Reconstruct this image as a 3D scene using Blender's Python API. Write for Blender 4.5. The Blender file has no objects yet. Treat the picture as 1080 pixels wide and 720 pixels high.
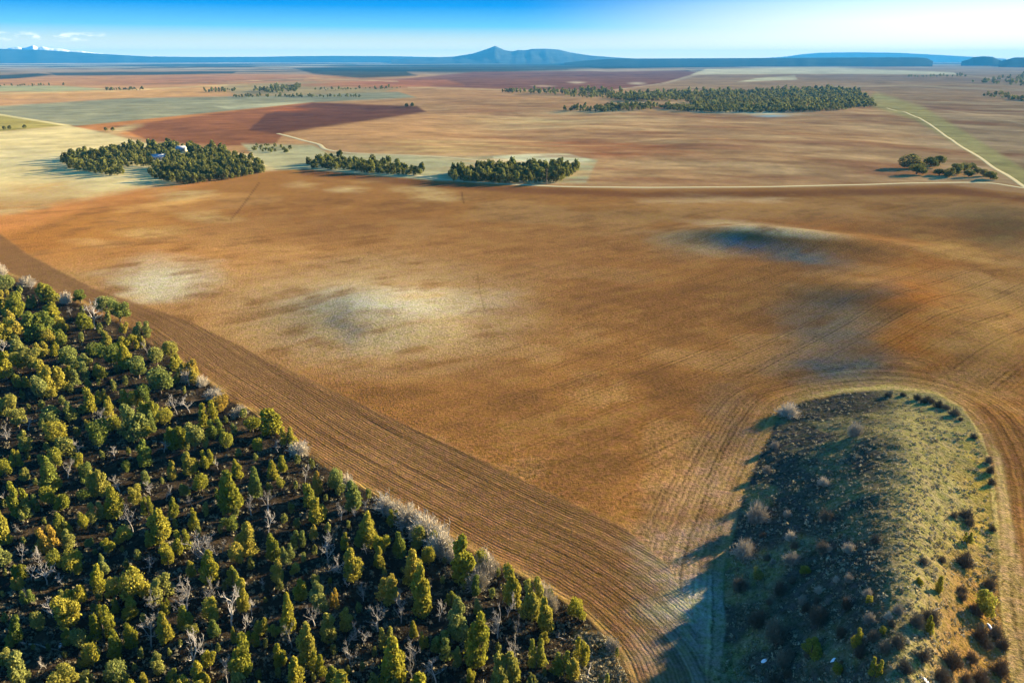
import bpy, math, random
import numpy as np

# ------------------------------------------------------------------ camera, world, sun, exposure
S = bpy.context.scene
COL = S.collection
H = 90.0                                    # height of the viewpoint above the field, metres
PITCH = math.atan(298.0 / 840.0)
SUN_AZ, SUN_EL = math.radians(56.0), math.radians(13.2)

cam_d = bpy.data.cameras.new('camera'); cam = bpy.data.objects.new('camera', cam_d); COL.objects.link(cam)
cam.location = (0, 0, H); cam.rotation_euler = (math.pi / 2 - PITCH, 0, 0)
cam_d.sensor_width = 36.0; cam_d.lens = 28.0; cam_d.clip_start = 1.0; cam_d.clip_end = 200000.0
S.camera = cam
S.view_settings.view_transform = 'Standard'; S.view_settings.look = 'None'
S.view_settings.gamma = 1.0; S.view_settings.use_curve_mapping = False
S.view_settings.exposure = 2.36
S.cycles.use_denoising = True
S.cycles.max_bounces = 5; S.cycles.diffuse_bounces = 2; S.cycles.glossy_bounces = 1
S.cycles.transmission_bounces = 3; S.cycles.volume_bounces = 0; S.cycles.transparent_max_bounces = 8

W = bpy.data.worlds.new('World'); S.world = W; W.use_nodes = True
wn, wl = W.node_tree.nodes, W.node_tree.links
wn.clear()


def N(nodes, kind, **kw):
    n = nodes.new(kind)
    for k, v in kw.items():
        if k.startswith('in_'):
            n.inputs[int(k[3:])].default_value = v
        else:
            setattr(n, k, v)
    return n


def ramp(nodes, stops, interp='LINEAR'):
    r = nodes.new('ShaderNodeValToRGB'); r.color_ramp.interpolation = interp
    e = r.color_ramp.elements
    while len(e) < len(stops): e.new(0.5)
    for i, (p, c) in enumerate(stops):
        e[i].position = p; e[i].color = (c[0], c[1], c[2], 1.0)
    return r


def lin(c):
    out = []
    for x in c:
        x /= 255.0
        out.append(x / 12.92 if x <= 0.04045 else ((x + 0.055) / 1.055) ** 2.4)
    return out


def build_world():
    sky = N(wn, 'ShaderNodeTexSky', sky_type='NISHITA', sun_disc=False, sun_elevation=SUN_EL, sun_rotation=SUN_AZ,
            altitude=1900.0, air_density=1.0, dust_density=0.6, ozone_density=2.0)
    bg1 = N(wn, 'ShaderNodeBackground'); bg1.inputs[1].default_value = 0.065
    # deepen the overhead blue
    hs = N(wn, 'ShaderNodeHueSaturation'); hs.inputs['Saturation'].default_value = 1.35
    wl.new(sky.outputs[0], hs.inputs['Color']); wl.new(hs.outputs[0], bg1.inputs[0])
    tc = N(wn, 'ShaderNodeTexCoord')
    sep = N(wn, 'ShaderNodeSeparateXYZ'); wl.new(tc.outputs['Generated'], sep.inputs[0])
    # low band of sky, by true elevation and by angle from the sun's side
    el = N(wn, 'ShaderNodeMath', operation='MULTIPLY'); wl.new(sep.outputs[2], el.inputs[0]); el.inputs[1].default_value = 8.0
    r_low = ramp(wn, [(0.0, lin((255, 244, 216))), (0.16, lin((200, 215, 203))), (0.28, lin((105, 186, 220))), (0.46, lin((0, 138, 214))),
                      (0.56, lin((0, 118, 202))), (1.0, lin((0, 90, 175)))])
    wl.new(el.outputs[0], r_low.inputs[0])
    r_sun = ramp(wn, [(0.0, lin((255, 250, 232))), (0.30, lin((255, 252, 244))), (0.46, lin((215, 240, 246))), (0.56, lin((130, 205, 238))), (1.0, lin((0, 110, 205)))])
    wl.new(el.outputs[0], r_sun.inputs[0])
    az = N(wn, 'ShaderNodeVectorMath', operation='DOT_PRODUCT'); wl.new(tc.outputs['Generated'], az.inputs[0])
    az.inputs[1].default_value = (math.sin(SUN_AZ), math.cos(SUN_AZ), 0)
    azr = N(wn, 'ShaderNodeMapRange', interpolation_type='SMOOTHSTEP'); wl.new(az.outputs['Value'], azr.inputs[0])
    azr.inputs[1].default_value = 0.55; azr.inputs[2].default_value = 0.93
    mx = N(wn, 'ShaderNodeMix', data_type='RGBA'); wl.new(azr.outputs[0], mx.inputs[0])
    wl.new(r_low.outputs[0], mx.inputs[6]); wl.new(r_sun.outputs[0], mx.inputs[7])
    # small clouds low over the snowy range
    mp = N(wn, 'ShaderNodeMapping'); wl.new(tc.outputs['Generated'], mp.inputs[0]); mp.inputs['Scale'].default_value = (55, 55, 190)
    nz = N(wn, 'ShaderNodeTexNoise'); wl.new(mp.outputs[0], nz.inputs['Vector']); nz.inputs['Scale'].default_value = 1.0; nz.inputs['Detail'].default_value = 5.0
    nzr = N(wn, 'ShaderNodeMapRange', interpolation_type='SMOOTHSTEP'); wl.new(nz.outputs[0], nzr.inputs[0])
    nzr.inputs[1].default_value = 0.46; nzr.inputs[2].default_value = 0.62
    e1 = N(wn, 'ShaderNodeMapRange', interpolation_type='SMOOTHSTEP'); wl.new(sep.outputs[2], e1.inputs[0]); e1.inputs[1].default_value = 0.0155; e1.inputs[2].default_value = 0.0195
    e2 = N(wn, 'ShaderNodeMapRange', interpolation_type='SMOOTHSTEP'); e2.inputs[3].default_value = 1.0; e2.inputs[4].default_value = 0.0; wl.new(sep.outputs[2], e2.inputs[0]); e2.inputs[1].default_value = 0.0225; e2.inputs[2].default_value = 0.027
    a1 = N(wn, 'ShaderNodeMapRange', interpolation_type='SMOOTHSTEP'); neg = N(wn, 'ShaderNodeMath', operation='MULTIPLY'); wl.new(sep.outputs[0], neg.inputs[0]); neg.inputs[1].default_value = -1.0; wl.new(neg.outputs[0], a1.inputs[0]); a1.inputs[1].default_value = 0.415; a1.inputs[2].default_value = 0.45
    m1 = N(wn, 'ShaderNodeMath', operation='MULTIPLY'); wl.new(e1.outputs[0], m1.inputs[0]); wl.new(e2.outputs[0], m1.inputs[1])
    m2 = N(wn, 'ShaderNodeMath', operation='MULTIPLY'); wl.new(m1.outputs[0], m2.inputs[0]); wl.new(nzr.outputs[0], m2.inputs[1])
    m3 = N(wn, 'ShaderNodeMath', operation='MULTIPLY'); wl.new(m2.outputs[0], m3.inputs[0]); wl.new(a1.outputs[0], m3.inputs[1])
    cl = N(wn, 'ShaderNodeMix', data_type='RGBA'); wl.new(m3.outputs[0], cl.inputs[0]); wl.new(mx.outputs[2], cl.inputs[6]); cl.inputs[7].default_value = (0.95, 0.97, 1.0, 1)
    bg2 = N(wn, 'ShaderNodeBackground'); wl.new(cl.outputs[2], bg2.inputs[0]); bg2.inputs[1].default_value = 0.27
    fr = N(wn, 'ShaderNodeMapRange', interpolation_type='SMOOTHSTEP'); wl.new(sep.outputs[2], fr.inputs[0]); fr.inputs[1].default_value = 0.085; fr.inputs[2].default_value = 0.16
    ms = N(wn, 'ShaderNodeMixShader'); wl.new(fr.outputs[0], ms.inputs[0]); wl.new(bg2.outputs[0], ms.inputs[1]); wl.new(bg1.outputs[0], ms.inputs[2])
    out = N(wn, 'ShaderNodeOutputWorld'); wl.new(ms.outputs[0], out.inputs[0])


build_world()
sd = bpy.data.lights.new('sun', 'SUN'); sun = bpy.data.objects.new('sun', sd); COL.objects.link(sun)
sd.energy = 5.0; sd.angle = math.radians(0.53); sd.color = (1.0, 0.80, 0.50)
sun.rotation_euler = (math.pi / 2 - SUN_EL, 0, math.pi - SUN_AZ)

# ------------------------------------------------------------------ survey of the place
SP, CP = math.sin(PITCH), math.cos(PITCH)


def smooth(a, b, x):
    t = np.clip((x - a) / float(b - a), 0, 1)
    return t * t * (3 - 2 * t)


def hash2(ix, iy, seed):
    h = (ix.astype(np.int64) * 374761393 + iy.astype(np.int64) * 668265263 + seed * 1442695041) & 0xFFFFFFFF
    h = ((h ^ (h >> 13)) * 1274126177) & 0xFFFFFFFF
    h = (h ^ (h >> 16)) & 0xFFFFFF
    return h / float(0xFFFFFF)


def vnoise(x, y, seed=0):
    x = np.asarray(x, float); y = np.asarray(y, float)
    ix = np.floor(x); iy = np.floor(y); fx = x - ix; fy = y - iy
    fx = fx * fx * (3 - 2 * fx); fy = fy * fy * (3 - 2 * fy)
    a = hash2(ix, iy, seed); b = hash2(ix + 1, iy, seed); c = hash2(ix, iy + 1, seed); d = hash2(ix + 1, iy + 1, seed)
    return (a * (1 - fx) + b * fx) * (1 - fy) + (c * (1 - fx) + d * fx) * fy


def fbm(x, y, seed=0, oct=4):
    s = 0; a = 0.5; n = 0
    for i in range(oct):
        s = s + a * vnoise(x * 2 ** i + 17.3 * i, y * 2 ** i - 9.1 * i, seed + i); n += a; a *= 0.5
    return s / n


def flat(u, v, z=0.0):
    a = (u - 540) / 840.0; b = (360 - v) / 840.0
    t = (H - z) / (SP - b * CP)
    return np.array([a * t, (CP + b * SP) * t])


def line_x(pts, z):
    P = sorted([tuple(flat(u, v, zz)) for (u, v, zz) in [(p[0], p[1], z if len(p) == 2 else p[2]) for p in pts]], key=lambda q: q[1])
    ys = np.array([q[1] for q in P]); xs = np.array([q[0] for q in P])
    return lambda y: np.interp(y, ys, xs)


# the knoll with the sagebrush: foot lines, crest line
X_LEFT = line_x([(838, 424), (800, 480), (779, 540), (764, 600), (764, 660), (775, 720), (800, 780)], -1.5)
X_RIGHT = line_x([(1000, 424), (1022, 446), (1040, 480), (1050, 540), (1052, 620), (1066, 720), (1075, 780)], 6.0)
CREST = [(930, 424, 5.5), (938, 470, 10.0), (940, 540, 13.0), (940, 600, 15.0), (940, 660, 16.0), (940, 720, 16.5), (940, 790, 16.5)]
X_CREST = line_x(CREST, 0)
_cy = [flat(u, v, z)[1] for u, v, z in CREST][::-1]; _cz = [z for u, v, z in CREST][::-1]
HUMPS = []                                   # (x, y, amplitude, sigma x, sigma y, turn)
for u, v, amp, sx, sy, rot in [(394, 328, 4.2, 20, 24, 0.2), (850, 259, 6.0, 40, 17, -0.32), (786, 252, 3.0, 24, 14, -0.2), (968, 345, 6.5, 27, 52, 0.0), (900, 318, 1.6, 14, 16, 0.0), (918, 392, 2.6, 22, 18, 0.0), (1075, 225, 4.0, 46, 36, 0.1), (190, 282, 1.8, 30, 22, 0),
                               (700, 222, 2.2, 60, 24, 0), (985, 290, 3.0, 30, 30, 0), (560, 300, 1.5, 50, 40, 0)]:
    q = flat(u, v); HUMPS.append((q[0], q[1], amp, sx, sy, rot))


def terrain(x, y):
    x = np.asarray(x, float); y = np.asarray(y, float)
    r = np.hypot(x, y)
    z = np.zeros_like(r)
    z += (fbm(x / 90, y / 90, 5, 3) - 0.5) * 1.4
    z += (fbm(x / 260, y / 260, 11, 3) - 0.5) * 13.0 * smooth(480, 900, r) * (1 - 0.7 * smooth(2200, 4000, r))
    z += (fbm(x / 900, y / 900, 21, 3) - 0.5) * 16.0 * smooth(1000, 2200, r) * (1 - 0.5 * smooth(3500, 7000, r))
    for hx, hy, a, sx, sy, rot in HUMPS:
        c, s = math.cos(rot), math.sin(rot); dx = x - hx; dy = y - hy
        z += a * np.exp(-0.5 * (((c * dx + s * dy) / sx) ** 2 + ((-s * dx + c * dy) / sy) ** 2))
    yc = np.maximum(y, 30)
    xl, xr, xc = X_LEFT(yc), X_RIGHT(yc), X_CREST(yc)
    hc = np.interp(yc, _cy, _cz)
    far = 1 - smooth(168, 214, y); near = smooth(-60, 30, y)
    zl = -1.5; zr = 6.0
    tl = np.clip((x - xl) / (xc - xl), 0, 1.0); tr = np.clip((xr - x) / (xr - xc), 0, 1.0)
    fl = 0.72 * tl + 0.28 * tl * tl * (3 - 2 * tl); fr_ = tr * tl.clip(0, 1) * 0 + tr * tr * (3 - 2 * tr)
    prof = np.where(x < xc, zl + (hc - zl) * fl, zr + (hc - zr) * fr_)
    # round the crest
    prof -= 0.5 * np.exp(-((x - xc) / 2.2) ** 2)
    lf = smooth(-40, 0, x - xl); rf = 1 - smooth(0, 90, x - xr)
    prof = np.where(x < xl, zl * lf, np.where(x > xr, zr * rf, prof))
    z += prof * far * near
    inside = smooth(0, 3, x - xl) * smooth(0, 3, xr - x) * far * near
    z += inside * (fbm(x / 5.0, y / 5.0, 31, 3) - 0.5) * 1.1
    return z


_terrain0 = terrain


def terrain(x, y):
    """the same ground with the hummocky floor of the wood"""
    x = np.asarray(x, float); y = np.asarray(y, float)
    w = smooth(8, -14, x - WOOD_X(y)) * smooth(20, 60, y) * (1 - smooth(290, 340, y)) if WOOD_X else 0
    return _terrain0(x, y) + w * (fbm(x / 7.5, y / 7.5, 61, 3) - 0.5) * 3.0


WOOD_X = None


def at(u, v):
    """ground point seen at this place of the survey picture"""
    z = 0.0
    for i in range(14):
        q = flat(u, v, z); z = 0.5 * z + 0.5 * float(terrain(q[0], q[1]))
    q = flat(u, v, z)
    return np.array([q[0], q[1], float(terrain(q[0], q[1]))])


def plan(x, y, z):
    yc = y * CP + (H - z) * SP
    yv = y * SP - (H - z) * CP
    ok = yc > 4
    ycs = np.where(ok, yc, 4)
    return np.where(ok, 540 + 840 * x / ycs, 540), np.where(ok, 360 - 840 * yv / ycs, 5000)


# gains: what a unit of albedo reads as under this sun and sky, per channel
GAIN = (1.06, 0.94, 0.92)


def soil(r, g, b):
    l = lin((r, g, b))
    return np.array([min(0.62, max(0.008, l[i] / GAIN[i])) for i in range(3)])


def poly_dist(u, v, P):
    """signed distance to a closed polygon, positive inside"""
    P = np.array(P, float); n = len(P); d2 = np.full(u.shape, 1e18); ins = np.zeros(u.shape, bool)
    for i in range(n):
        ax, ay = P[i]; bx, by = P[(i + 1) % n]
        ex, ey = bx - ax, by - ay
        t = np.clip(((u - ax) * ex + (v - ay) * ey) / (ex * ex + ey * ey + 1e-9), 0, 1)
        d2 = np.minimum(d2, (u - ax - t * ex) ** 2 + (v - ay - t * ey) ** 2)
        if ay != by:
            c = ((ay > v) != (by > v)) & (u < (bx - ax) * (v - ay) / (by - ay) + ax)
            ins ^= c
    d = np.sqrt(d2)
    return np.where(ins, d, -d)


def polyline_dist(x, y, P):
    P = np.array(P, float); d2 = np.full(x.shape, 1e18)
    for i in range(len(P) - 1):
        ax, ay = P[i]; bx, by = P[i + 1]; ex, ey = bx - ax, by - ay
        t = np.clip(((x - ax) * ex + (y - ay) * ey) / (ex * ex + ey * ey + 1e-9), 0, 1)
        d2 = np.minimum(d2, (x - ax - t * ex) ** 2 + (y - ay - t * ey) ** 2)
    return np.sqrt(d2)


def spline(P, n=8):
    P = np.array(P, float); Q = np.vstack([2 * P[0] - P[1], P, 2 * P[-1] - P[-2]]); out = []
    for i in range(1, len(Q) - 2):
        p0, p1, p2, p3 = Q[i - 1], Q[i], Q[i + 1], Q[i + 2]
        for k in range(n):
            t = k / n
            out.append(0.5 * (2 * p1 + (p2 - p0) * t + (2 * p0 - 5 * p1 + 4 * p2 - p3) * t * t + (3 * p1 - p0 - 3 * p2 + p3) * t ** 3))
    out.append(P[-1])
    return np.array(out)


EDGE_PX = [(-160, 222), (-60, 262), (0, 287), (75, 316), (140, 345), (200, 391), (260, 432), (310, 470), (370, 508), (430, 543), (500, 583), (570, 618), (620, 653), (655, 692), (668, 730), (676, 800)]
EDGE = np.array([at(u, v)[:2] for u, v in EDGE_PX]); _o = np.argsort(EDGE[:, 1]); _ey, _ex = EDGE[_o, 1], EDGE[_o, 0]
WOOD_X = lambda y: np.interp(y, _ey, _ex)
EDGE_S = spline(EDGE, 8)
FOREST_PX = EDGE_PX + [(690, 1400), (-2500, 1400), (-2500, 200)]
MOUND_PX = [(760, 800), (764, 660), (764, 600), (779, 540), (800, 480), (824, 434), (850, 421), (890, 413), (940, 410), (985, 416), (1012, 432), (1032, 460), (1044, 500), (1050, 560), (1054, 640), (1068, 720), (1076, 800)]

# ------------------------------------------------------------------ materials


def mat(name):
    m = bpy.data.materials.new(name); m.use_nodes = True
    nt = m.node_tree; nt.nodes.clear()
    out = nt.nodes.new('ShaderNodeOutputMaterial')
    return m, nt.nodes, nt.links, out


def math_node(n, l, op, a, b=None, c=None):
    k = n.new('ShaderNodeMath'); k.operation = op
    for i, x in enumerate((a, b, c)):
        if x is None: continue
        if hasattr(x, 'links'): l.new(x, k.inputs[i])
        else: k.inputs[i].default_value = x
    return k.outputs[0]


def noise_node(n, l, vec, scale, detail=3.0, rough=0.55):
    k = n.new('ShaderNodeTexNoise'); k.inputs['Scale'].default_value = scale; k.inputs['Detail'].default_value = detail; k.inputs['Roughness'].default_value = rough
    l.new(vec, k.inputs['Vector']); return k.outputs[0]


def range_node(n, l, x, a, b, c, d):
    k = n.new('ShaderNodeMapRange'); l.new(x, k.inputs[0])
    for i, q in enumerate((a, b, c, d)): k.inputs[i + 1].default_value = q
    return k.outputs[0]


def ground_material():
    m, n, l, out = mat('ploughed_soil')
    geo = n.new('ShaderNodeNewGeometry'); pos = geo.outputs['Position']
    A = lambda nm: next(iter([k for k in [n.new('ShaderNodeAttribute')] if not setattr(k, 'attribute_name', nm)]))
    base = A('soil'); fur = A('furrow'); msk = A('mask')
    sepf = n.new('ShaderNodeSeparateXYZ'); l.new(fur.outputs['Vector'], sepf.inputs[0])
    sepm = n.new('ShaderNodeSeparateXYZ'); l.new(msk.outputs['Vector'], sepm.inputs[0])
    fx, fs, tr = sepf.outputs[0], sepf.outputs[1], sepf.outputs[2]     # furrow coordinate, furrow strength, wheel-line coordinate
    ts, gr, wd = sepm.outputs[0], sepm.outputs[1], sepm.outputs[2]     # wheel-line strength, grain, woodland floor
    n_big = noise_node(n, l, pos, 0.035, 4)
    n_mid = noise_node(n, l, pos, 0.22, 4, 0.6)
    n_fine = noise_node(n, l, pos, 1.1, 4, 0.7)
    n_clod = noise_node(n, l, pos, 3.2, 2, 0.7)
    # colour variation
    v = math_node(n, l, 'ADD', range_node(n, l, n_big, 0.3, 0.7, -0.10, 0.10), range_node(n, l, n_mid, 0.3, 0.7, -0.09, 0.09))
    g = math_node(n, l, 'ADD', range_node(n, l, n_fine, 0.3, 0.7, -0.42, 0.42), range_node(n, l, n_clod, 0.3, 0.7, -0.30, 0.30))
    v = math_node(n, l, 'ADD', v, math_node(n, l, 'MULTIPLY', g, gr))
    # furrows: rows plus a slower run of deeper passes; the row coordinate wanders a little
    wob = range_node(n, l, n_fine, 0, 1, -0.16, 0.16)
    wob2 = range_node(n, l, n_mid, 0, 1, -0.55, 0.55)
    fxx = math_node(n, l, 'ADD', math_node(n, l, 'ADD', fx, wob), wob2)
    s1 = math_node(n, l, 'SINE', math_node(n, l, 'MULTIPLY', fxx, 6.2832))
    sp = n.new('ShaderNodeSeparateXYZ'); l.new(pos, sp.inputs[0])
    cv = n.new('ShaderNodeCombineXYZ'); l.new(math_node(n, l, 'MULTIPLY', fxx, 0.8), cv.inputs[0])
    l.new(math_node(n, l, 'MULTIPLY', sp.outputs[0], 0.02), cv.inputs[1]); l.new(math_node(n, l, 'MULTIPLY', sp.outputs[1], 0.02), cv.inputs[2])
    s2 = range_node(n, l, noise_node(n, l, cv.outputs[0], 1.0, 2.0, 0.6), 0.3, 0.7, -1.0, 1.0)
    row = math_node(n, l, 'ADD', math_node(n, l, 'MULTIPLY', s1, 0.38), math_node(n, l, 'MULTIPLY', s2, 0.85))
    brk = range_node(n, l, n_mid, 0.25, 0.7, 0.30, 1.15)
    row = math_node(n, l, 'MULTIPLY', row, brk)
    row = math_node(n, l, 'MULTIPLY', row, fs)
    v = math_node(n, l, 'ADD', v, math_node(n, l, 'MULTIPLY', row, 0.56))
    # pairs of wheel lines every 11 m
    fr = math_node(n, l, 'FRACT', math_node(n, l, 'DIVIDE', math_node(n, l, 'ADD', tr, wob2), 11.0))
    d1 = math_node(n, l, 'ABSOLUTE', math_node(n, l, 'SUBTRACT', math_node(n, l, 'ABSOLUTE', math_node(n, l, 'SUBTRACT', fr, 0.5)), 0.09))
    wheel = range_node(n, l, d1, 0.0, 0.055, 1.0, 0.0)
    fine_rows = math_node(n, l, 'SINE', math_node(n, l, 'MULTIPLY', math_node(n, l, 'ADD', tr, wob), 6.2832 / 1.4))
    wheel = math_node(n, l, 'MULTIPLY', math_node(n, l, 'MULTIPLY', wheel, ts), brk)
    fine_rows = math_node(n, l, 'MULTIPLY', math_node(n, l, 'MULTIPLY', fine_rows, ts), 0.10)
    v = math_node(n, l, 'SUBTRACT', v, math_node(n, l, 'MULTIPLY', wheel, 0.45))
    v = math_node(n, l, 'ADD', v, fine_rows)
    k = math_node(n, l, 'MAXIMUM', math_node(n, l, 'ADD', v, 1.0), 0.25)
    sc = n.new('ShaderNodeVectorMath'); sc.operation = 'SCALE'; l.new(base.outputs['Vector'], sc.inputs[0]); l.new(k, sc.inputs['Scale'])
    hj = n.new('ShaderNodeMix'); hj.data_type = 'RGBA'; l.new(range_node(n, l, noise_node(n, l, pos, 0.55, 3, 0.7), 0.36, 0.64, 0, 1), hj.inputs[0])
    hj.inputs[6].default_value = (0.99, 1.07, 0.80, 1); hj.inputs[7].default_value = (1.01, 0.95, 1.18, 1)
    sj = n.new('ShaderNodeVectorMath'); sj.operation = 'MULTIPLY'; l.new(sc.outputs[0], sj.inputs[0]); l.new(hj.outputs[2], sj.inputs[1])
    # woodland floor: needle litter, dry grass, bare red earth
    lit = n.new('ShaderNodeValToRGB'); e = lit.color_ramp.elements
    e[0].position = 0.34; e[0].color = (0.016, 0.014, 0.011, 1); e[1].position = 0.5; e[1].color = (0.026, 0.020, 0.013, 1)
    q = e.new(0.60); q.color = (0.065, 0.045, 0.025, 1); q = e.new(0.70); q.color = (0.14, 0.11, 0.065, 1)
    nn = math_node(n, l, 'ADD', math_node(n, l, 'MULTIPLY', n_mid, 0.6), math_node(n, l, 'MULTIPLY', n_fine, 0.4))
    l.new(nn, lit.inputs[0])
    mx = n.new('ShaderNodeMix'); mx.data_type = 'RGBA'; l.new(wd, mx.inputs[0]); l.new(sj.outputs[0], mx.inputs[6]); l.new(lit.outputs[0], mx.inputs[7])
    # relief
    hgt = math_node(n, l, 'MULTIPLY', row, 0.07)
    hgt = math_node(n, l, 'SUBTRACT', hgt, math_node(n, l, 'MULTIPLY', wheel, 0.10))
    hgt = math_node(n, l, 'ADD', hgt, math_node(n, l, 'MULTIPLY', fine_rows, 0.25))
    cl = math_node(n, l, 'MULTIPLY', math_node(n, l, 'ADD', math_node(n, l, 'MULTIPLY', n_clod, 0.20), math_node(n, l, 'MULTIPLY', n_fine, 0.42)), math_node(n, l, 'ADD', gr, 0.10))
    hgt = math_node(n, l, 'ADD', hgt, cl)
    bp = n.new('ShaderNodeBump'); bp.inputs['Strength'].default_value = 0.9; bp.inputs['Distance'].default_value = 1.0; l.new(hgt, bp.inputs['Height'])
    d = n.new('ShaderNodeBsdfDiffuse'); d.inputs['Roughness'].default_value = 0.6
    l.new(mx.outputs[2], d.inputs['Color']); l.new(bp.outputs[0], d.inputs['Normal']); l.new(d.outputs[0], out.inputs[0])
    return m


def simple(name, col, rough=0.8, var=0.25, scale=2.0, obj_var=0.0, bump=0.0):
    m, n, l, out = mat(name)
    geo = n.new('ShaderNodeNewGeometry')
    f = noise_node(n, l, geo.outputs['Position'], scale, 4)
    k = range_node(n, l, f, 0.25, 0.75, 1 - var, 1 + var)
    if obj_var:
        oi = n.new('ShaderNodeObjectInfo')
        k = math_node(n, l, 'MULTIPLY', k, range_node(n, l, oi.outputs['Random'], 0, 1, 1 - obj_var, 1 + obj_var))
    sc = n.new('ShaderNodeVectorMath'); sc.operation = 'SCALE'; sc.inputs[0].default_value = col; l.new(k, sc.inputs['Scale'])
    b = n.new('ShaderNodeBsdfPrincipled'); b.inputs['Roughness'].default_value = rough; b.inputs['Specular IOR Level'].default_value = 0.3 if rough < 0.6 else 0.0
    l.new(sc.outputs[0], b.inputs['Base Color'])
    if bump:
        bp = n.new('ShaderNodeBump'); bp.inputs['Distance'].default_value = bump; l.new(f, bp.inputs['Height']); l.new(bp.outputs[0], b.inputs['Normal'])
    l.new(b.outputs[0], out.inputs[0])
    return m


def foliage(name, stops, translucent=0.3):
    """tint: per leaf-clump attribute; each tree differs by its own random number"""
    m, n, l, out = mat(name)
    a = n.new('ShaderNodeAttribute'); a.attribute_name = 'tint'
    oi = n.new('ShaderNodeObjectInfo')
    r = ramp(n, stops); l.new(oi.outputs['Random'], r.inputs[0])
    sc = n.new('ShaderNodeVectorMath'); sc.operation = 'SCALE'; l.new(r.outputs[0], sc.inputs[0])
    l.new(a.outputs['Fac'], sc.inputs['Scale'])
    d = n.new('ShaderNodeBsdfDiffuse'); t = n.new('ShaderNodeBsdfTranslucent'); mx = n.new('ShaderNodeMixShader')
    l.new(sc.outputs[0], d.inputs[0])
    l.new(sc.outputs[0], t.inputs[0]); mx.inputs[0].default_value = translucent
    l.new(d.outputs[0], mx.inputs[1]); l.new(t.outputs[0], mx.inputs[2]); l.new(mx.outputs[0], out.inputs[0])
    return m


M = {}
M['ground'] = ground_material()
M['bark'] = simple('juniper_bark', (0.13, 0.10, 0.075), 0.9, 0.3, 6)
M['dead'] = simple('weathered_wood', (0.31, 0.285, 0.25), 0.9, 0.25, 4, 0.35)
M['twig'] = simple('bare_twigs', (0.42, 0.37, 0.28), 0.9, 0.2, 3, 0.3)
M['dark_twig'] = simple('dark_twigs', (0.15, 0.125, 0.085), 0.9, 0.2, 3, 0.3)
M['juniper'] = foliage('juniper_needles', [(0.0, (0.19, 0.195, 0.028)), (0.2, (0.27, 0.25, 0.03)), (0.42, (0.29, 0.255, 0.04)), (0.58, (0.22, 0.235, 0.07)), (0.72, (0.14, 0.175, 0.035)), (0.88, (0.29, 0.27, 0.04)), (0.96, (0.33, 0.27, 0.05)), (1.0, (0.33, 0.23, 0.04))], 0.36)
M['far_leaf'] = foliage('far_needles', [(0.0, (0.12, 0.125, 0.032)), (1.0, (0.12, 0.125, 0.032))])
M['clump_leaf'] = foliage('broad_leaf', [(0.0, (0.10, 0.115, 0.025)), (0.6, (0.15, 0.155, 0.04)), (1.0, (0.22, 0.18, 0.06))])
M['sage'] = foliage('sagebrush_leaf', [(0.0, (0.30, 0.265, 0.165)), (1.0, (0.30, 0.265, 0.165))], 0.12)
M['road'] = simple('pale_dirt', tuple(soil(184, 165, 126)), 0.95, 0.15, 0.5)
M['snow'] = simple('old_snow', (0.78, 0.80, 0.84), 0.7, 0.06, 2)
M['mountain'] = simple('mountain_slope', (0.045, 0.06, 0.06), 0.95, 0.4, 0.002)
M['mesa'] = simple('mesa_slope', (0.022, 0.032, 0.028), 0.95, 0.4, 0.003)
M['pale_mesa'] = simple('pale_mesa_slope', (0.5, 0.42, 0.3), 0.95, 0.1, 0.003)
M['white_roof'] = simple('pale_metal_roof', (0.34, 0.38, 0.44), 0.4, 0.05, 0.5)
M['wall'] = simple('painted_siding', (0.50, 0.45, 0.38), 0.8, 0.08, 1)
M['glass'] = simple('dark_glass', (0.03, 0.04, 0.05), 0.1, 0.05, 1)
M['wood'] = simple('pole_wood', (0.22, 0.16, 0.11), 0.9, 0.2, 4)

# ------------------------------------------------------------------ mesh helpers


def mesh_from(name, V, F, material, smooth_shade=False, tint=None):
    """V: (n,3); F: (m,k) array, or list of such arrays"""
    me = bpy.data.meshes.new(name)
    Fs = F if isinstance(F, list) else [F]
    Fs = [np.asarray(f, np.int32) for f in Fs if len(f)]
    V = np.asarray(V, np.float32)
    me.vertices.add(len(V)); me.vertices.foreach_set('co', V.ravel())
    nl = sum(f.size for f in Fs); nf = sum(len(f) for f in Fs)
    me.loops.add(nl); me.loops.foreach_set('vertex_index', np.concatenate([f.ravel() for f in Fs]))
    me.polygons.add(nf)
    tot = np.concatenate([np.full(len(f), f.shape[1], np.int32) for f in Fs])
    st = np.concatenate([[0], np.cumsum(tot)[:-1]]).astype(np.int32)
    me.polygons.foreach_set('loop_start', st); me.polygons.foreach_set('loop_total', tot)
    if smooth_shade: me.polygons.foreach_set('use_smooth', np.ones(nf, bool))
    if tint is not None:
        a = me.attributes.new('tint', 'FLOAT', 'FACE'); a.data.foreach_set('value', np.asarray(tint, np.float32))
    me.update(calc_edges=True)
    me.materials.append(material)
    return me


def link(name, data, parent=None, loc=(0, 0, 0), rot=(0, 0, 0), scale=(1, 1, 1)):
    o = bpy.data.objects.new(name, data); COL.objects.link(o)
    o.parent = parent; o.location = loc; o.rotation_euler = rot; o.scale = scale
    return o


def tag(o, label=None, cat=None, group=None, kind=None):
    if label: o['label'] = label
    if cat: o['category'] = cat
    if group: o['group'] = group
    if kind: o['kind'] = kind
    return o


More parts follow.
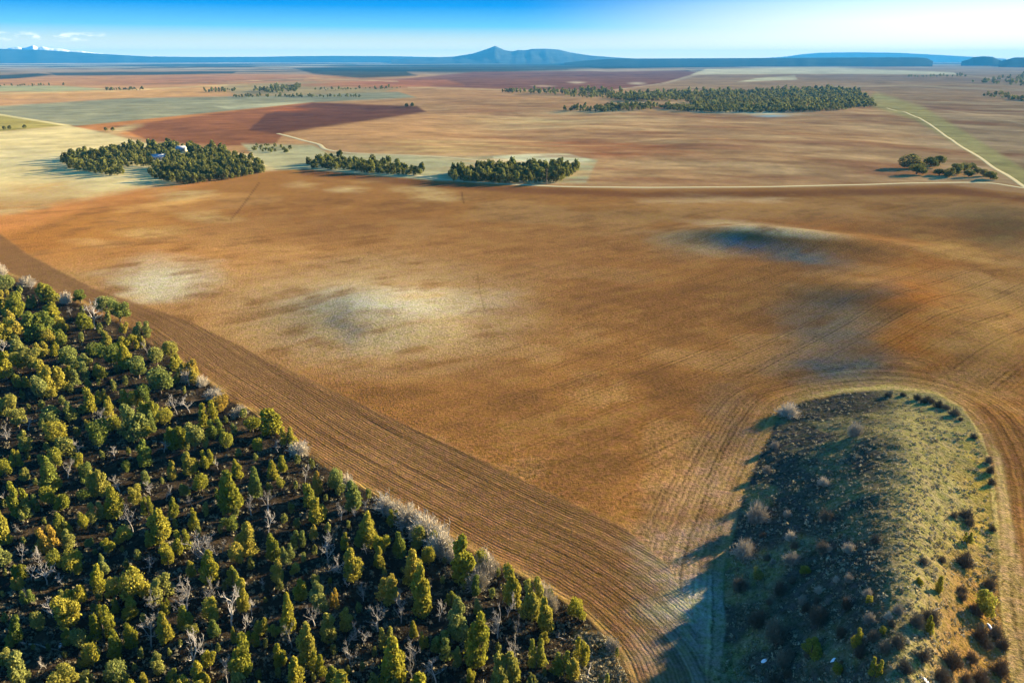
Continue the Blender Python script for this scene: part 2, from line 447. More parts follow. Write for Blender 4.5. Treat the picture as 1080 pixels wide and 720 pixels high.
def tube(path, radii, sides=5):
    path = np.array(path, float); n = len(path); V = []; F = []
    for i in range(n):
        d = path[min(i + 1, n - 1)] - path[max(i - 1, 0)]; d /= np.linalg.norm(d) + 1e-9
        a = np.cross(d, (0.31, 0.9, 0.2)); a /= np.linalg.norm(a) + 1e-9; b = np.cross(d, a)
        for k in range(sides):
            t = 2 * math.pi * k / sides
            V.append(path[i] + radii[i] * (math.cos(t) * a + math.sin(t) * b))
    for i in range(n - 1):
        for k in range(sides):
            F.append((i * sides + k, i * sides + (k + 1) % sides, (i + 1) * sides + (k + 1) % sides, (i + 1) * sides + k))
    return np.array(V), np.array(F)


class MB:
    def __init__(self): self.V = []; self.F = {3: [], 4: []}; self.n = 0
    def add(self, V, F):
        F = np.asarray(F); self.V.append(np.asarray(V, float)); self.F[F.shape[1]].append(F + self.n); self.n += len(V)
    def tube(self, p, r, s=5): self.add(*tube(p, r, s))
    def box(self, x0, x1, y0, y1, z0, z1):
        V = [(x, y, z) for z in (z0, z1) for y in (y0, y1) for x in (x0, x1)]
        self.add(V, [(0, 2, 3, 1), (4, 5, 7, 6), (0, 1, 5, 4), (2, 6, 7, 3), (0, 4, 6, 2), (1, 3, 7, 5)])
    def mesh(self, name, m, sm=False):
        return mesh_from(name, np.vstack(self.V), [np.vstack(f) for f in self.F.values() if f], m, sm)


# ------------------------------------------------------------------ the ground sheet


def ground():
    vs = np.concatenate([np.arange(65.2, 80, 0.4), np.arange(80, 130, 0.6), np.arange(130, 260, 1.0), np.arange(260, 770, 1.4)])
    r = H / np.tan(PITCH + np.arctan((vs - 360) / 840.0))
    r = np.concatenate([[25500.0], r, [72, 60, 48, 36, 24, 12]])
    half = math.radians(41)
    th = np.concatenate([np.arange(-half, half, 0.0018), np.linspace(half, 2 * math.pi - half, 72)[:-1]])
    nr, nt = len(r), len(th)
    R, T = np.meshgrid(r, th, indexing='ij')
    X = (R * np.sin(T)).ravel(); Y = (R * np.cos(T)).ravel()
    X = np.append(X, 0.0); Y = np.append(Y, 0.0)
    Z = terrain(X, Y)
    V = np.stack([X, Y, Z], 1)
    i, j = np.meshgrid(np.arange(nr - 1), np.arange(nt), indexing='ij'); j2 = (j + 1) % nt
    Q = np.stack([i * nt + j, i * nt + j2, (i + 1) * nt + j2, (i + 1) * nt + j], -1).reshape(-1, 4)
    k = np.arange(nt); c = nr * nt
    Tn = np.stack([(nr - 1) * nt + k, (nr - 1) * nt + (k + 1) % nt, np.full(nt, c)], 1)
    me = mesh_from('ground', V, [Q, Tn], M['ground'], True)

    u, v = plan(X, Y, Z)
    u = np.clip(u, -4000, 5000); v = np.clip(v, 60, 3000)
    rr = np.hypot(X, Y)
    lr = np.log(np.maximum(rr, 5)); an = np.arctan2(X, Y)
    nA = fbm(an * 14, lr * 26, 3, 4) - 0.5; nB = fbm(an * 14 + 40, lr * 26, 8, 4) - 0.5      # broad wander of soil patches
    nC = fbm(X / 14, Y / 14, 13, 4) - 0.5
    cs, sn = math.cos(0.55), math.sin(0.55); xa, ya = X * cs + Y * sn, -X * sn + Y * cs
    STREAK = np.where(rr < 700, 0.5 * fbm(xa / 26, ya / 5, 41, 4) + 0.5 * fbm(X / 11, Y / 11, 42, 4), fbm(an * 30, lr * 70, 43, 4))
    STREAK = np.clip((STREAK - 0.5) * 1.9 + 0.5, 0, 1)
    C = np.tile(soil(174, 126, 80), (len(X), 1))

    def paint(col, mask):
        C[:] = C * (1 - mask[:, None]) + np.asarray(col)[None] * mask[:, None]

    def area(col, P, soft=1.5, alpha=1.0, warp=0.0):
        P = np.array(P, float)
        uu, vv = u + warp * 60 * nA, v + warp * 14 * nB
        sel = (uu > P[:, 0].min() - 60) & (uu < P[:, 0].max() + 60) & (vv > P[:, 1].min() - 60) & (vv < P[:, 1].max() + 60)
        d = poly_dist(uu[sel], vv[sel], P)
        mk = np.zeros(len(X)); mk[sel] = alpha * smooth(-soft, soft, d); paint(col, mk)

    def patch(col, cx, cy, rx, ry, alpha=0.8, rot=0.0, warp=1.0):
        c, s = math.cos(rot), math.sin(rot); dx = u + warp * 60 * nA - cx; dy = v + warp * 14 * nB - cy
        q = ((c * dx + s * dy) / rx) ** 2 + ((-s * dx + c * dy) / ry) ** 2
        mk = alpha * np.exp(-0.9 * q)
        paint(col, np.clip(mk * (0.30 + 1.35 * STREAK), 0, 1) * smooth(0.04, 0.22, mk))

    def stroke(col, P, w, alpha=1.0, soft=0.6):
        P = np.array(P, float)
        sel = (u > P[:, 0].min() - 30) & (u < P[:, 0].max() + 30) & (v > P[:, 1].min() - 30) & (v < P[:, 1].max() + 30)
        d = polyline_dist(u[sel], v[sel], P); mk = np.zeros(len(X)); mk[sel] = alpha * (1 - smooth(w - soft, w + soft, d)); paint(col, mk)

    BIG = 4900
    # far plain and its dark woods
    paint(soil(150, 122, 92), 1 - smooth(76, 82, v))
    bands = fbm(an * 5, lr * 9, 50, 5)
    woods = smooth(0.44, 0.52, bands) * (1 - smooth(73, 79, v + 8 * nB)); paint((0.022, 0.034, 0.024), woods * 0.9)
    pale = smooth(0.56, 0.64, fbm(an * 6 + 9, lr * 14, 60, 4)) * (1 - smooth(72, 76, v)); paint(soil(190, 170, 140), pale * 0.7)
    DW = (0.02, 0.034, 0.024)
    area(DW, [(-BIG, 79), (0, 79), (40, 77.5), (60, 79), (20, 83), (0, 84.5), (-BIG, 85)], 1.0, 0.95, 0.06)
    area(DW, [(50, 77), (120, 76.5), (250, 75.5), (245, 78.5), (170, 79.5), (60, 80)], 0.8, 0.9, 0.08)
    area(DW, [(310, 72), (420, 69), (560, 66.5), (620, 68), (640, 72), (520, 77), (430, 76), (440, 80), (380, 83), (330, 78)], 1.2, 0.85, 0.12)
    area(DW, [(560, 65.5), (700, 62), (900, 62), (955, 64), (960, 69), (870, 70), (740, 71), (640, 73)], 0.8, 0.95)
    area(DW, [(705, 76), (725, 73.5), (728, 75), (718, 78)], 0.6, 0.8)
    # left distance
    area(soil(176, 122, 74), [(-BIG, 84), (0, 84), (60, 81.5), (240, 78), (330, 79), (385, 83), (330, 89), (180, 91), (70, 90), (-BIG, 94)], 0.8, 1, 0.06)
    area(soil(150, 98, 66), [(80, 88), (200, 80), (330, 81), (300, 86), (150, 90)], 2, 0.7)
    area(soil(158, 146, 100), [(-BIG, 92), (60, 90.5), (120, 94.5), (60, 97), (-BIG, 99)], 0.8)
    area(soil(190, 138, 82), [(-BIG, 99), (60, 97), (130, 94), (260, 88), (270, 97), (200, 101), (130, 104), (-BIG, 114)], 0.8, 1, 0.05)
    area(soil(150, 130, 88), [(230, 90), (330, 86), (420, 92), (400, 100), (250, 101)], 2, 0.8, 0.1)
    area(soil(140, 130, 98), [(-BIG, 113), (0, 112), (130, 104), (330, 100), (420, 97), (440, 103), (330, 108), (250, 117), (80, 133), (0, 121), (-BIG, 110)], 0.8)
    area(soil(186, 172, 130), [(225, 112), (330, 107), (340, 110), (240, 115)], 1.2, 0.7)
    area(soil(160, 138, 72), [(-BIG, 119), (0, 121), (72, 132.5), (0, 139), (-BIG, 150)], 0.7)
    stroke(soil(212, 185, 125), [(-60, 112), (0, 121), (74, 133)], 0.8)
    area(soil(200, 172, 118), [(-BIG, 145), (0, 139), (72, 132.5), (110, 140), (150, 150), (290, 166), (302, 178), (230, 186), (160, 197), (0, 229), (-BIG, 700)], 1.2)
    patch(soil(190, 140, 80), 45, 197, 40, 5, 0.7, 0, 0.4); patch(soil(170, 140, 85), 60, 178, 40, 4, 0.4)
    patch(soil(206, 182, 134), 40, 165, 60, 8, 0.5); patch(soil(204, 182, 124), 110, 205, 70, 6, 0.6, -0.15)
    # red brown and dark fields
    area(soil(180, 114, 62), [(78, 133.5), (330, 108), (345, 111), (210, 130), (160, 148), (120, 140)], 0.8)
    area(soil(138, 84, 52), [(120, 133), (180, 126), (270, 115), (330, 108), (420, 112), (390, 124), (300, 139), (290, 152), (240, 154), (160, 149)], 1.2, 1, 0.06)
    area(soil(98, 60, 44), [(280, 120), (330, 108.5), (440, 112), (450, 118), (385, 128), (292, 141), (262, 138)], 1.5, 0.95, 0.06)
    patch(soil(200, 165, 110), 125, 137, 22, 3, 0.8, -0.2, 0.2); patch(soil(175, 95, 50), 300, 116, 22, 2.2, 0.7, 0, 0.2)
    # the grey green strip along the track and the verge
    area(soil(172, 156, 112), [(255, 152), (330, 153), (345, 161), (480, 165), (600, 163), (630, 169), (618, 193), (470, 192), (300, 180), (280, 175)], 2.0)
    area(soil(212, 196, 150), [(520, 165), (560, 162.5), (600, 162.5), (625, 169), (600, 173), (520, 171)], 1.2, 0.9)
    # red field far off
    area(soil(130, 82, 60), [(370, 88), (440, 82), (500, 76), (720, 74.5), (738, 77), (690, 90), (648, 95), (560, 95), (470, 92)], 0.8, 1, 0.03)
    area(soil(172, 102, 60), [(300, 90), (400, 84), (470, 84), (490, 90), (400, 93)], 2, 0.8)
    area(soil(186, 148, 108), [(600, 73.5), (720, 72), (735, 74), (640, 76)], 0.8, 0.8)
    patch(soil(205, 170, 130), 608, 87, 8, 1.2, 0.9, 0, 0.1); patch(soil(200, 165, 125), 672, 88, 8, 1.1, 0.9, 0, 0.1); patch(soil(195, 150, 110), 572, 91, 10, 1, 0.8, 0, 0.1)
    # right distance
    area(soil(160, 120, 80), [(660, 96), (690, 90), (736, 78), (860, 78), (1080, 80), (BIG, 82), (BIG, 1200), (1100, 205), (938, 112), (925, 96)], 0.8)
    area(soil(206, 180, 132), [(728, 79), (745, 73), (860, 71), (905, 72.5), (1005, 76), (1010, 79), (880, 78), (780, 78.5)], 0.7)
    area(soil(210, 186, 136), [(778, 86.5), (800, 82.5), (838, 79.6), (841, 84)], 0.6)
    area(soil(170, 135, 100), [(690, 92), (740, 79), (725, 80)], 0.5)
    area(soil(170, 132, 95), [(900, 72), (1000, 68), (BIG, 70), (BIG, 77), (1010, 77)], 1.0, 0.8)
    area(soil(138, 106, 80), [(740, 80), (880, 79), (1080, 83), (1040, 88), (900, 85)], 1.5, 0.6, 0.1)
    for P, c in (([(240, 86.5), (330, 83), (420, 86)], (200, 160, 110)), ([(0, 98.8), (120, 96), (240, 90)], (205, 170, 110)), ([(640, 96), (700, 88), (737, 78)], (205, 170, 125)), ([(860, 92), (960, 90), (1100, 97)], (190, 155, 110)),
                 ([(1000, 78), (1100, 88)], (185, 150, 110)), ([(960, 112), (1040, 122), (1120, 140)], (196, 160, 112)), ([(430, 92.5), (560, 95.5), (650, 95.5)], (200, 160, 110)), ([(150, 89), (320, 84.5)], (120, 90, 60)), ([(560, 80), (700, 79)], (110, 70, 55))):
        stroke(soil(*c), P, 0.45, 0.7, 0.45)
    # tan fields across the middle: folds of paler and redder soil
    fold = 0.6 * fbm(an * 8 + lr * 4, lr * 15, 70, 4) + 0.4 * fbm(an * 12, lr * 40, 72, 3)
    mid = smooth(96, 112, v) * (1 - smooth(188, 198, v)) * smooth(430, 520, u)
    paint(soil(204, 156, 102), 0.65 * mid * smooth(0.52, 0.66, fold)); paint(soil(142, 88, 56), 0.6 * mid * smooth(0.50, 0.36, fold))
    mid2 = smooth(80, 90, v) * (1 - smooth(188, 198, v)) * smooth(930, 1000, u)
    paint(soil(172, 136, 96), 0.5 * mid2 * smooth(0.5, 0.62, fold))
    patch(soil(206, 178, 132), 790, 119, 60, 2.4, 0.8, 0.03, 0.2); patch(soil(150, 160, 150), 815, 123, 16, 1.6, 0.8, 0, 0.2)
    patch(soil(160, 92, 52), 660, 157, 60, 10, 0.6); patch(soil(198, 160, 104), 560, 128, 90, 6, 0.6); patch(soil(196, 160, 100), 470, 155, 80, 5, 0.5)
    stroke(soil(168, 146, 84), [(925, 106), (970, 120), (1030, 156), (1100, 200)], 8, 0.85, 3)
    # uneven crop and soil inside the far fields
    fm = fbm(an * 26 + lr * 3, lr * 60, 111, 4); fm2 = fbm(an * 60, lr * 90, 112, 3)
    C *= (1 + (0.62 * (fm - 0.5) + 0.5 * (fm2 - 0.5)) * (1 - smooth(190, 200, v)))[:, None]
    # the great ploughed field
    area(soil(153, 101, 51), [(-BIG, 700), (-200, 282), (0, 232), (160, 199), (302, 179), (325, 179), (450, 190), (560, 196), (680, 200), (850, 198), (1000, 195), (1080, 204), (BIG, 700), (BIG, 2990), (-BIG, 2990)], 1.0)
    fld = smooth(196, 215, v)
    spots = fbm(an * 9 + 3, lr * 12, 90, 5)
    paint(soil(174, 126, 74), 0.55 * fld * smooth(0.52, 0.66, spots)); paint(soil(126, 82, 44), 0.45 * fld * smooth(0.48, 0.36, spots))
    patch(soil(170, 108, 48), 70, 245, 180, 34, 0.75); patch(soil(190, 120, 64), 110, 212, 120, 8, 0.7, -0.2, 0.3); patch(soil(192, 122, 66), 10, 238, 60, 9, 0.6, -0.25, 0.3)
    patch(soil(208, 150, 84), 190, 215, 60, 5, 0.7, -0.1); patch(soil(210, 172, 108), 215, 228, 30, 4, 0.6); patch(soil(205, 160, 95), 165, 243, 40, 5, 0.7); patch(soil(200, 150, 90), 110, 256, 40, 4, 0.5)
    patch(soil(205, 172, 112), 205, 206, 35, 5, 0.5); patch(soil(178, 106, 42), 150, 275, 120, 14, 0.5)
    patch(soil(178, 130, 80), 330, 325, 240, 70, 0.7, 0, 0.6); patch(soil(170, 126, 78), 150, 300, 120, 30, 0.6, 0, 0.5); patch(soil(166, 116, 66), 560, 262, 160, 26, 0.4, 0, 0.8)
    patch(soil(204, 182, 144), 172, 294, 50, 18, 0.95); patch(soil(190, 170, 134), 160, 308, 30, 10, 0.7)
    patch(soil(186, 156, 110), 405, 332, 115, 46, 0.9); patch(soil(198, 182, 150), 425, 318, 84, 14, 0.8); patch(soil(182, 154, 110), 395, 360, 55, 14, 0.6); patch(soil(120, 110, 96), 364, 346, 16, 22, 0.7)  # last patch: the hump's shaded left side painted into the soil tone
    patch(soil(180, 148, 100), 465, 312, 40, 16, 0.5)
    patch(soil(196, 158, 100), 460, 204, 30, 7, 0.7, 0.15); patch(soil(198, 160, 105), 375, 200, 22, 4, 0.7); patch(soil(190, 150, 95), 315, 195, 24, 5, 0.5); patch(soil(196, 150, 90), 395, 189, 24, 3, 0.6)
    patch(soil(124, 78, 42), 330, 235, 160, 20, 0.4); patch(soil(132, 84, 44), 640, 290, 220, 50, 0.35)
    patch(soil(204, 176, 128), 812, 242, 66, 5, 0.9, 0.10, 0.2); patch(soil(172, 142, 100), 735, 256, 50, 15, 0.6); patch(soil(88, 102, 106), 784, 257, 30, 8, 0.9, 0.05, 0.2)  # last patch: shade of the near slope put into a grey-blue colour
    patch(soil(186, 150, 104), 740, 210, 60, 4, 0.6); patch(soil(200, 160, 112), 815, 211, 26, 4, 0.6)
    patch(soil(86, 90, 86), 845, 271, 44, 11, 0.85, 0.15, 0.3); patch(soil(130, 118, 96), 880, 330, 60, 26, 0.4); patch(soil(90, 92, 84), 880, 388, 62, 18, 0.85); patch(soil(88, 84, 76), 915, 310, 40, 10, 0.5, -0.3); patch(soil(96, 94, 84), 868, 355, 50, 16, 0.6)  # dark greys paint in the shade of slopes turned from the sun
    patch(soil(166, 92, 28), 965, 340, 42, 60, 0.65, 0.2); patch(soil(176, 132, 74), 1045, 335, 60, 46, 0.6); patch(soil(92, 76, 46), 1058, 240, 40, 22, 0.6, 0.3)
    patch(soil(186, 140, 74), 1010, 262, 50, 12, 0.4, 0.3); patch(soil(150, 86, 40), 870, 235, 60, 9, 0.5)
    stroke(soil(112, 66, 38), [(320, 181), (450, 194), (560, 201), (680, 206), (850, 204), (1000, 201), (1080, 210), (1200, 224)], 3.4, 0.75, 2.4)
    # gullies
    mot = fld * smooth(0.55, 0.85, STREAK); paint(soil(176, 128, 66), 0.30 * mot); mot = fld * smooth(0.42, 0.15, STREAK); paint(soil(104, 70, 38), 0.34 * mot)
    gul = soil(70, 42, 24)
    stroke(gul, [(273, 193), (266, 203), (258, 214), (250, 224), (243, 232)], 0.45, 0.7); stroke(gul, [(503, 287), (505, 300), (508, 316), (511, 327)], 0.5, 0.45, 0.9); stroke(gul, [(182, 364), (186, 352), (192, 344), (202, 337)], 1.0, 0.5, 1.0)
    stroke(gul, [(487, 203), (489, 214)], 0.8, 0.5, 0.9)
    # headland beside the wood, verges, knoll
    dE = polyline_dist(X, Y, EDGE_S)
    inF = poly_dist(u, v, FOREST_PX)
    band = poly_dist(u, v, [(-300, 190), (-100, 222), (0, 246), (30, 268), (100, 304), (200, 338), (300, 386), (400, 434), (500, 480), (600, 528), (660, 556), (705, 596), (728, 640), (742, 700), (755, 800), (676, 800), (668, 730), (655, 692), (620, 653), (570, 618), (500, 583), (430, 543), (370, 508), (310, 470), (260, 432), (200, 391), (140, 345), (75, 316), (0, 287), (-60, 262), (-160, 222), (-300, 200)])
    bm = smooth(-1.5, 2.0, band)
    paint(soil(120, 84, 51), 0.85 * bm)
    verge = (1 - smooth(1.0, 3.4, dE)) * smooth(-14, 0, inF); paint(soil(196, 150, 84), 0.75 * verge * smooth(0.42, 0.6, nC + 0.5))
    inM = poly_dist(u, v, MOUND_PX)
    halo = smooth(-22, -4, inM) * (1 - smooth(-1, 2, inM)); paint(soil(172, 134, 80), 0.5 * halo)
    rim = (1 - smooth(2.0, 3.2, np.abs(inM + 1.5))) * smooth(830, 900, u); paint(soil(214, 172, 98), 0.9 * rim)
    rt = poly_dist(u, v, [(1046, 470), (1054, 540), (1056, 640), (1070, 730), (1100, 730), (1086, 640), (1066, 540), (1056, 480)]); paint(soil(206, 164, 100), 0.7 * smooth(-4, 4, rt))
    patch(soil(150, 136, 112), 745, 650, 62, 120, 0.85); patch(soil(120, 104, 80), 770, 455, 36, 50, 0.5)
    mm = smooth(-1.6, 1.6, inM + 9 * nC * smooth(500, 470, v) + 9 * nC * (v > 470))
    paint(soil(80, 71, 57), mm); paint(soil(150, 132, 82), mm * smooth(905, 965, u + 50 * nC)); paint(soil(176, 140, 62), mm * 0.8 * smooth(985, 1035, u + 60 * nC) * smooth(425, 500, v)); paint(soil(146, 128, 80), mm * 0.6 * smooth(0.5, 0.62, nC + 0.5))  # left slope darker: its shade painted in, besides the dense dark scrub
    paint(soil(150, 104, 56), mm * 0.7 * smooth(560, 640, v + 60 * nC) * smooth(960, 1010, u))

    # furrow rows
    FX = np.zeros(len(X)); FS = np.zeros(len(X))
    FX[:] = dE / 0.74; FS = bm * (1 - smooth(330, 420, rr)) * (1 - 0.5 * smooth(200, 330, rr))
    MW = np.array([at(a, b)[:2] for a, b in MOUND_PX])
    dM = polyline_dist(X, Y, np.vstack([spline(MW[:4], 5), spline(MW[3:], 6)]))
    ring = (inM < 0) * smooth(0.5, 2.0, dM) * (1 - smooth(13, 22, dM + 8 * nC)) * (1 - smooth(0.05, 0.5, FS))
    FX = np.where(ring > FS, dM / 1.15, FX); FS = np.maximum(FS, ring * 0.9)
    for (a, b, r0, r1) in [(948, 386, 2.0, 9.5), (1066, 470, 1.5, 9.0), (600, 555, 2, 6)]:
        q = at(a, b); dq = np.hypot((X - q[0]) / 1.5, Y - q[1]); w = smooth(r0, r0 + 1, dq) * (1 - smooth(r1 - 1.5, r1, dq)) * (inM < -1) * 0.85
        if a == 600: w = w * 0.3
        FX = np.where(w > FS, dq / 1.5, FX); FS = np.maximum(FS, w)
    # wheel lines across the field
    p, q = at(1000, 375), at(1080, 336); d = (q - p)[:2]; d /= np.linalg.norm(d)
    TR = (X - p[0]) * -d[1] + (Y - p[1]) * d[0]
    TS = smooth(200, 240, v) * (1 - smooth(0, 0.3, FS)) * (inF < -3) * (inM < -2) * (0.45 + 0.55 * smooth(420, 760, u + 160 * nA)) * (1 - 0.6 * smooth(330, 520, rr))
    TS = TS * (0.55 + 0.45 * smooth(0.42, 0.6, spots))
    GR = 0.78 * smooth(190, 260, v) + 0.10; GR = GR * (1 - 0.35 * bm) + 0.25 * mm
    GR = GR + 0.30 * smooth(0.45, 0.6, spots) * smooth(300, 420, v) * smooth(420, 560, u) * (1 - bm)
    corner = smooth(-4, 4, poly_dist(u, v, [(604, 662), (640, 668), (655, 695), (668, 730), (672, 800), (630, 800), (604, 700)]))
    paint(soil(140, 110, 66), corner)
    WD = smooth(-2.5, 2.5, inF + 10 * nC) * (1 - 0.8 * corner)

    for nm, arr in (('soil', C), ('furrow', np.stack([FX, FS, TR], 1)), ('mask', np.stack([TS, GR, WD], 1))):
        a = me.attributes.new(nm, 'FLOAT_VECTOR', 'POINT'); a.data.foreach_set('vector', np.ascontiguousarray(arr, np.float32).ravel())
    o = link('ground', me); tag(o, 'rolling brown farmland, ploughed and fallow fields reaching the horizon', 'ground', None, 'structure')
    return o


ground()


def ribbon(name, px, width, label, lift=0.22):
    P = spline(np.array([at(u, v)[:2] for u, v in px]), 10)
    d = np.gradient(P, axis=0); d /= np.linalg.norm(d, axis=1)[:, None]; nrm = np.stack([-d[:, 1], d[:, 0]], 1)
    w = width * (1 + 0.25 * (fbm(np.arange(len(P)) / 5.0, np.zeros(len(P)), 7) - 0.5))
    cols = []
    for k in (-0.5, -0.2, 0.2, 0.5):
        Q = P + nrm * (w * k)[:, None]; z = terrain(Q[:, 0], Q[:, 1]) + (lift if abs(k) < 0.4 else lift * 0.4)
        cols.append(np.column_stack([Q, z]))
    V = np.stack(cols, 1).reshape(-1, 3); n = len(P)
    F = [(i * 4 + k, i * 4 + k + 1, i * 4 + k + 5, i * 4 + k + 4) for i in range(n - 1) for k in range(3)]
    tag(link(name, mesh_from(name, V, np.array(F), M['road'], True)), label, 'road', None, 'structure')


ribbon('road', [(425, 183), (470, 189.5), (560, 195.5), (640, 197.5), (760, 197.5), (880, 195.5), (980, 193), (1040, 193), (1085, 199), (1200, 212)], 4.4, 'pale dirt road running across the plain behind the ploughed field')
ribbon('road', [(935, 114), (960, 121), (990, 138), (1030, 164), (1070, 190), (1082, 198)], 3.4, 'pale straight dirt track coming down from the far wood to the road')
ribbon('road', [(293, 141), (312, 146), (335, 152), (345, 158), (380, 162), (470, 166), (540, 172), (620, 172)], 4.5, 'winding pale track between the dark field and the groves')

# ------------------------------------------------------------------ far mountains and mesas


def ridge(name, prof, dist, depth, material, label, cat, seed, gully=0.35, snow=None):
    """a range with the given skyline: prof = (u, v of the top); real depth on both sides of its crest"""
    nu = 120; nd = 17
    us = np.linspace(prof[0][0], prof[-1][0], nu)
    tv = np.interp(us, [p[0] for p in prof], [p[1] for p in prof])
    az = np.arctan((us - 540) / 840 / CP * 0.985)
    top = H + (62.0 - tv) / 891.0 * dist / np.cos(az)
    V = []
    for j in range(nd):
        t = j / (nd - 1) * 2 - 1
        rr = dist + t * depth + depth * 0.25 * (fbm(us / 13.0, np.full(nu, 3.0), seed) - 0.5)
        fall = np.clip(1 - abs(t), 0, 1) ** 0.9
        g = 1 - gully * (fbm(us / 5.0 + t * 1.3, np.full(nu, t * 1.7), seed + 5) * min(1, abs(t) * 3))
        z = -12 + (top + 12) * fall * g
        V.append(np.stack([np.sin(az) * rr, np.cos(az) * rr, z], 1))
    V = np.vstack(V)
    F = [(j * nu + i, j * nu + i + 1, (j + 1) * nu + i + 1, (j + 1) * nu + i) for j in range(nd - 1) for i in range(nu - 1)]
    tag(link(name, mesh_from(name, V, np.array(F), material, True)), label, cat, None, 'structure')


ridge('mountain', [(425, 63), (455, 61.2), (485, 60), (503, 57), (512, 54), (519, 51.5), (524, 49.3), (528, 51.5), (534, 54), (541, 54.8), (546, 53.6), (552, 53.8), (560, 52.4), (572, 52.2), (584, 53), (596, 56), (615, 59), (640, 61), (670, 62.6)],
      19000, 2600, M['mountain'], 'blue sharp-peaked mountain with a long shoulder alone on the horizon', 'mountain', 3)
ridge('hills', [(-260, 53), (-60, 54.4), (40, 54.8), (90, 55.2), (120, 56.6), (150, 58.2), (180, 59.6), (215, 61), (260, 62.6)], 22000, 1500, M['mesa'], 'long blue wooded tableland on the horizon under the clouds', 'hills', 8, 0.2)
ridge('hills', [(165, 61.5), (200, 60.2), (240, 60.6), (300, 60.4), (330, 59.8), (370, 59.4), (420, 59.6), (450, 60.2), (500, 61), (520, 62.2)], 23000, 1200, M['mesa'], 'low pale blue hills along the horizon beside the peak', 'hills', 12, 0.25)
ridge('hills', [(590, 66), (615, 63.4), (640, 62), (760, 61.6), (880, 61), (925, 61), (934, 61.6), (941, 64.0)], 13000, 1800, M['mesa'], 'dark blue wooded plateau ending in a short cliff', 'hills', 22, 0.12)
ridge('hills', [(968, 64), (975, 62.6), (979, 60.9), (988, 60.2), (997, 60.7), (1002, 62.6), (1008, 64)], 13000, 500, M['mesa'], 'small flat-topped blue butte between two plateaus', 'butte', 23, 0.12)
ridge('hills', [(1004, 64), (1012, 62.4), (1018, 61.1), (1060, 61.3), (1078, 62), (1120, 62), (1300, 62)], 12000, 1000, M['mesa'], 'low dark mesa at the sunny end of the horizon', 'mesa', 24, 0.12)
ridge('hills', [(770, 62), (800, 60.2), (815, 58.2), (832, 56.8), (868, 56.6), (905, 57.2), (940, 58.8), (980, 60.6), (1010, 62)], 24900, 400, M['pale_mesa'], 'faint pale tableland fading into the bright sky', 'hills', 25, 0.12)
M['snow_peak'] = simple('snowy_peak', (0.75, 0.78, 0.82), 0.8, 0.12, 0.002)
ridge('mountain', [(55, 56), (66, 54.0), (72, 53.3), (78, 54.2), (84, 52.8), (87, 52.0), (91, 53.4), (96, 52.8), (101, 54.0), (112, 54.2), (120, 55.6), (132, 56), (142, 57.2), (152, 58)], 24300, 900, M['snow_peak'], 'white snow-covered peaks just showing above the blue tableland', 'mountain', 31, 0.4)

# ------------------------------------------------------------------ plants: one mesh of each kind, many individuals
rng = np.random.default_rng(7)


def leaf_quads(P, size, r, outward=None):
    """one small bent leaf clump (a quad) at each point of P"""
    n = len(P)
    a = r.normal(size=(n, 3)); a /= np.linalg.norm(a, axis=1)[:, None]
    b = r.normal(size=(n, 3)); b -= a * (a * b).sum(1)[:, None]; b /= np.linalg.norm(b, axis=1)[:, None]
    if outward is not None:                      # lean the quad so that it faces outwards
        nrm = np.cross(a, b); nrm = nrm * 0.75 + outward * 0.75; nrm /= np.linalg.norm(nrm, axis=1)[:, None]
        a -= nrm * (a * nrm).sum(1)[:, None]; a /= np.linalg.norm(a, axis=1)[:, None] + 1e-9; b = np.cross(nrm, a)
    s = size * r.uniform(0.6, 1.35, n)[:, None]; w = s * r.uniform(0.5, 1.0, n)[:, None]
    V = np.stack([P - a * s - b * w * 0.6, P + a * s * 0.2 - b * w, P + a * s + b * w * 0.5, P - a * s * 0.3 + b * w], 1).reshape(-1, 3)
    F = np.arange(n * 4).reshape(n, 4)
    return V, F


def crown_points(r, lobes, per):
    P = []; O = []; T = []
    for (c, rad, w) in lobes:
        n = int(per * w); d = r.normal(size=(n, 3)); d /= np.linalg.norm(d, axis=1)[:, None]
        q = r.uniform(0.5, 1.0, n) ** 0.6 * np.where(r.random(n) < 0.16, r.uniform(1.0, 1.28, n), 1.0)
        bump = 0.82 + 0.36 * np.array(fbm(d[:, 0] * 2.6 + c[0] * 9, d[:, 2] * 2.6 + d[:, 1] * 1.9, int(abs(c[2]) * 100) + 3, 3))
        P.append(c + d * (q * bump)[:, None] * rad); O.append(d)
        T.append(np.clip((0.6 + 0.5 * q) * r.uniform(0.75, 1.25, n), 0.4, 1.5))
    return np.vstack(P), np.vstack(O), np.concatenate(T)


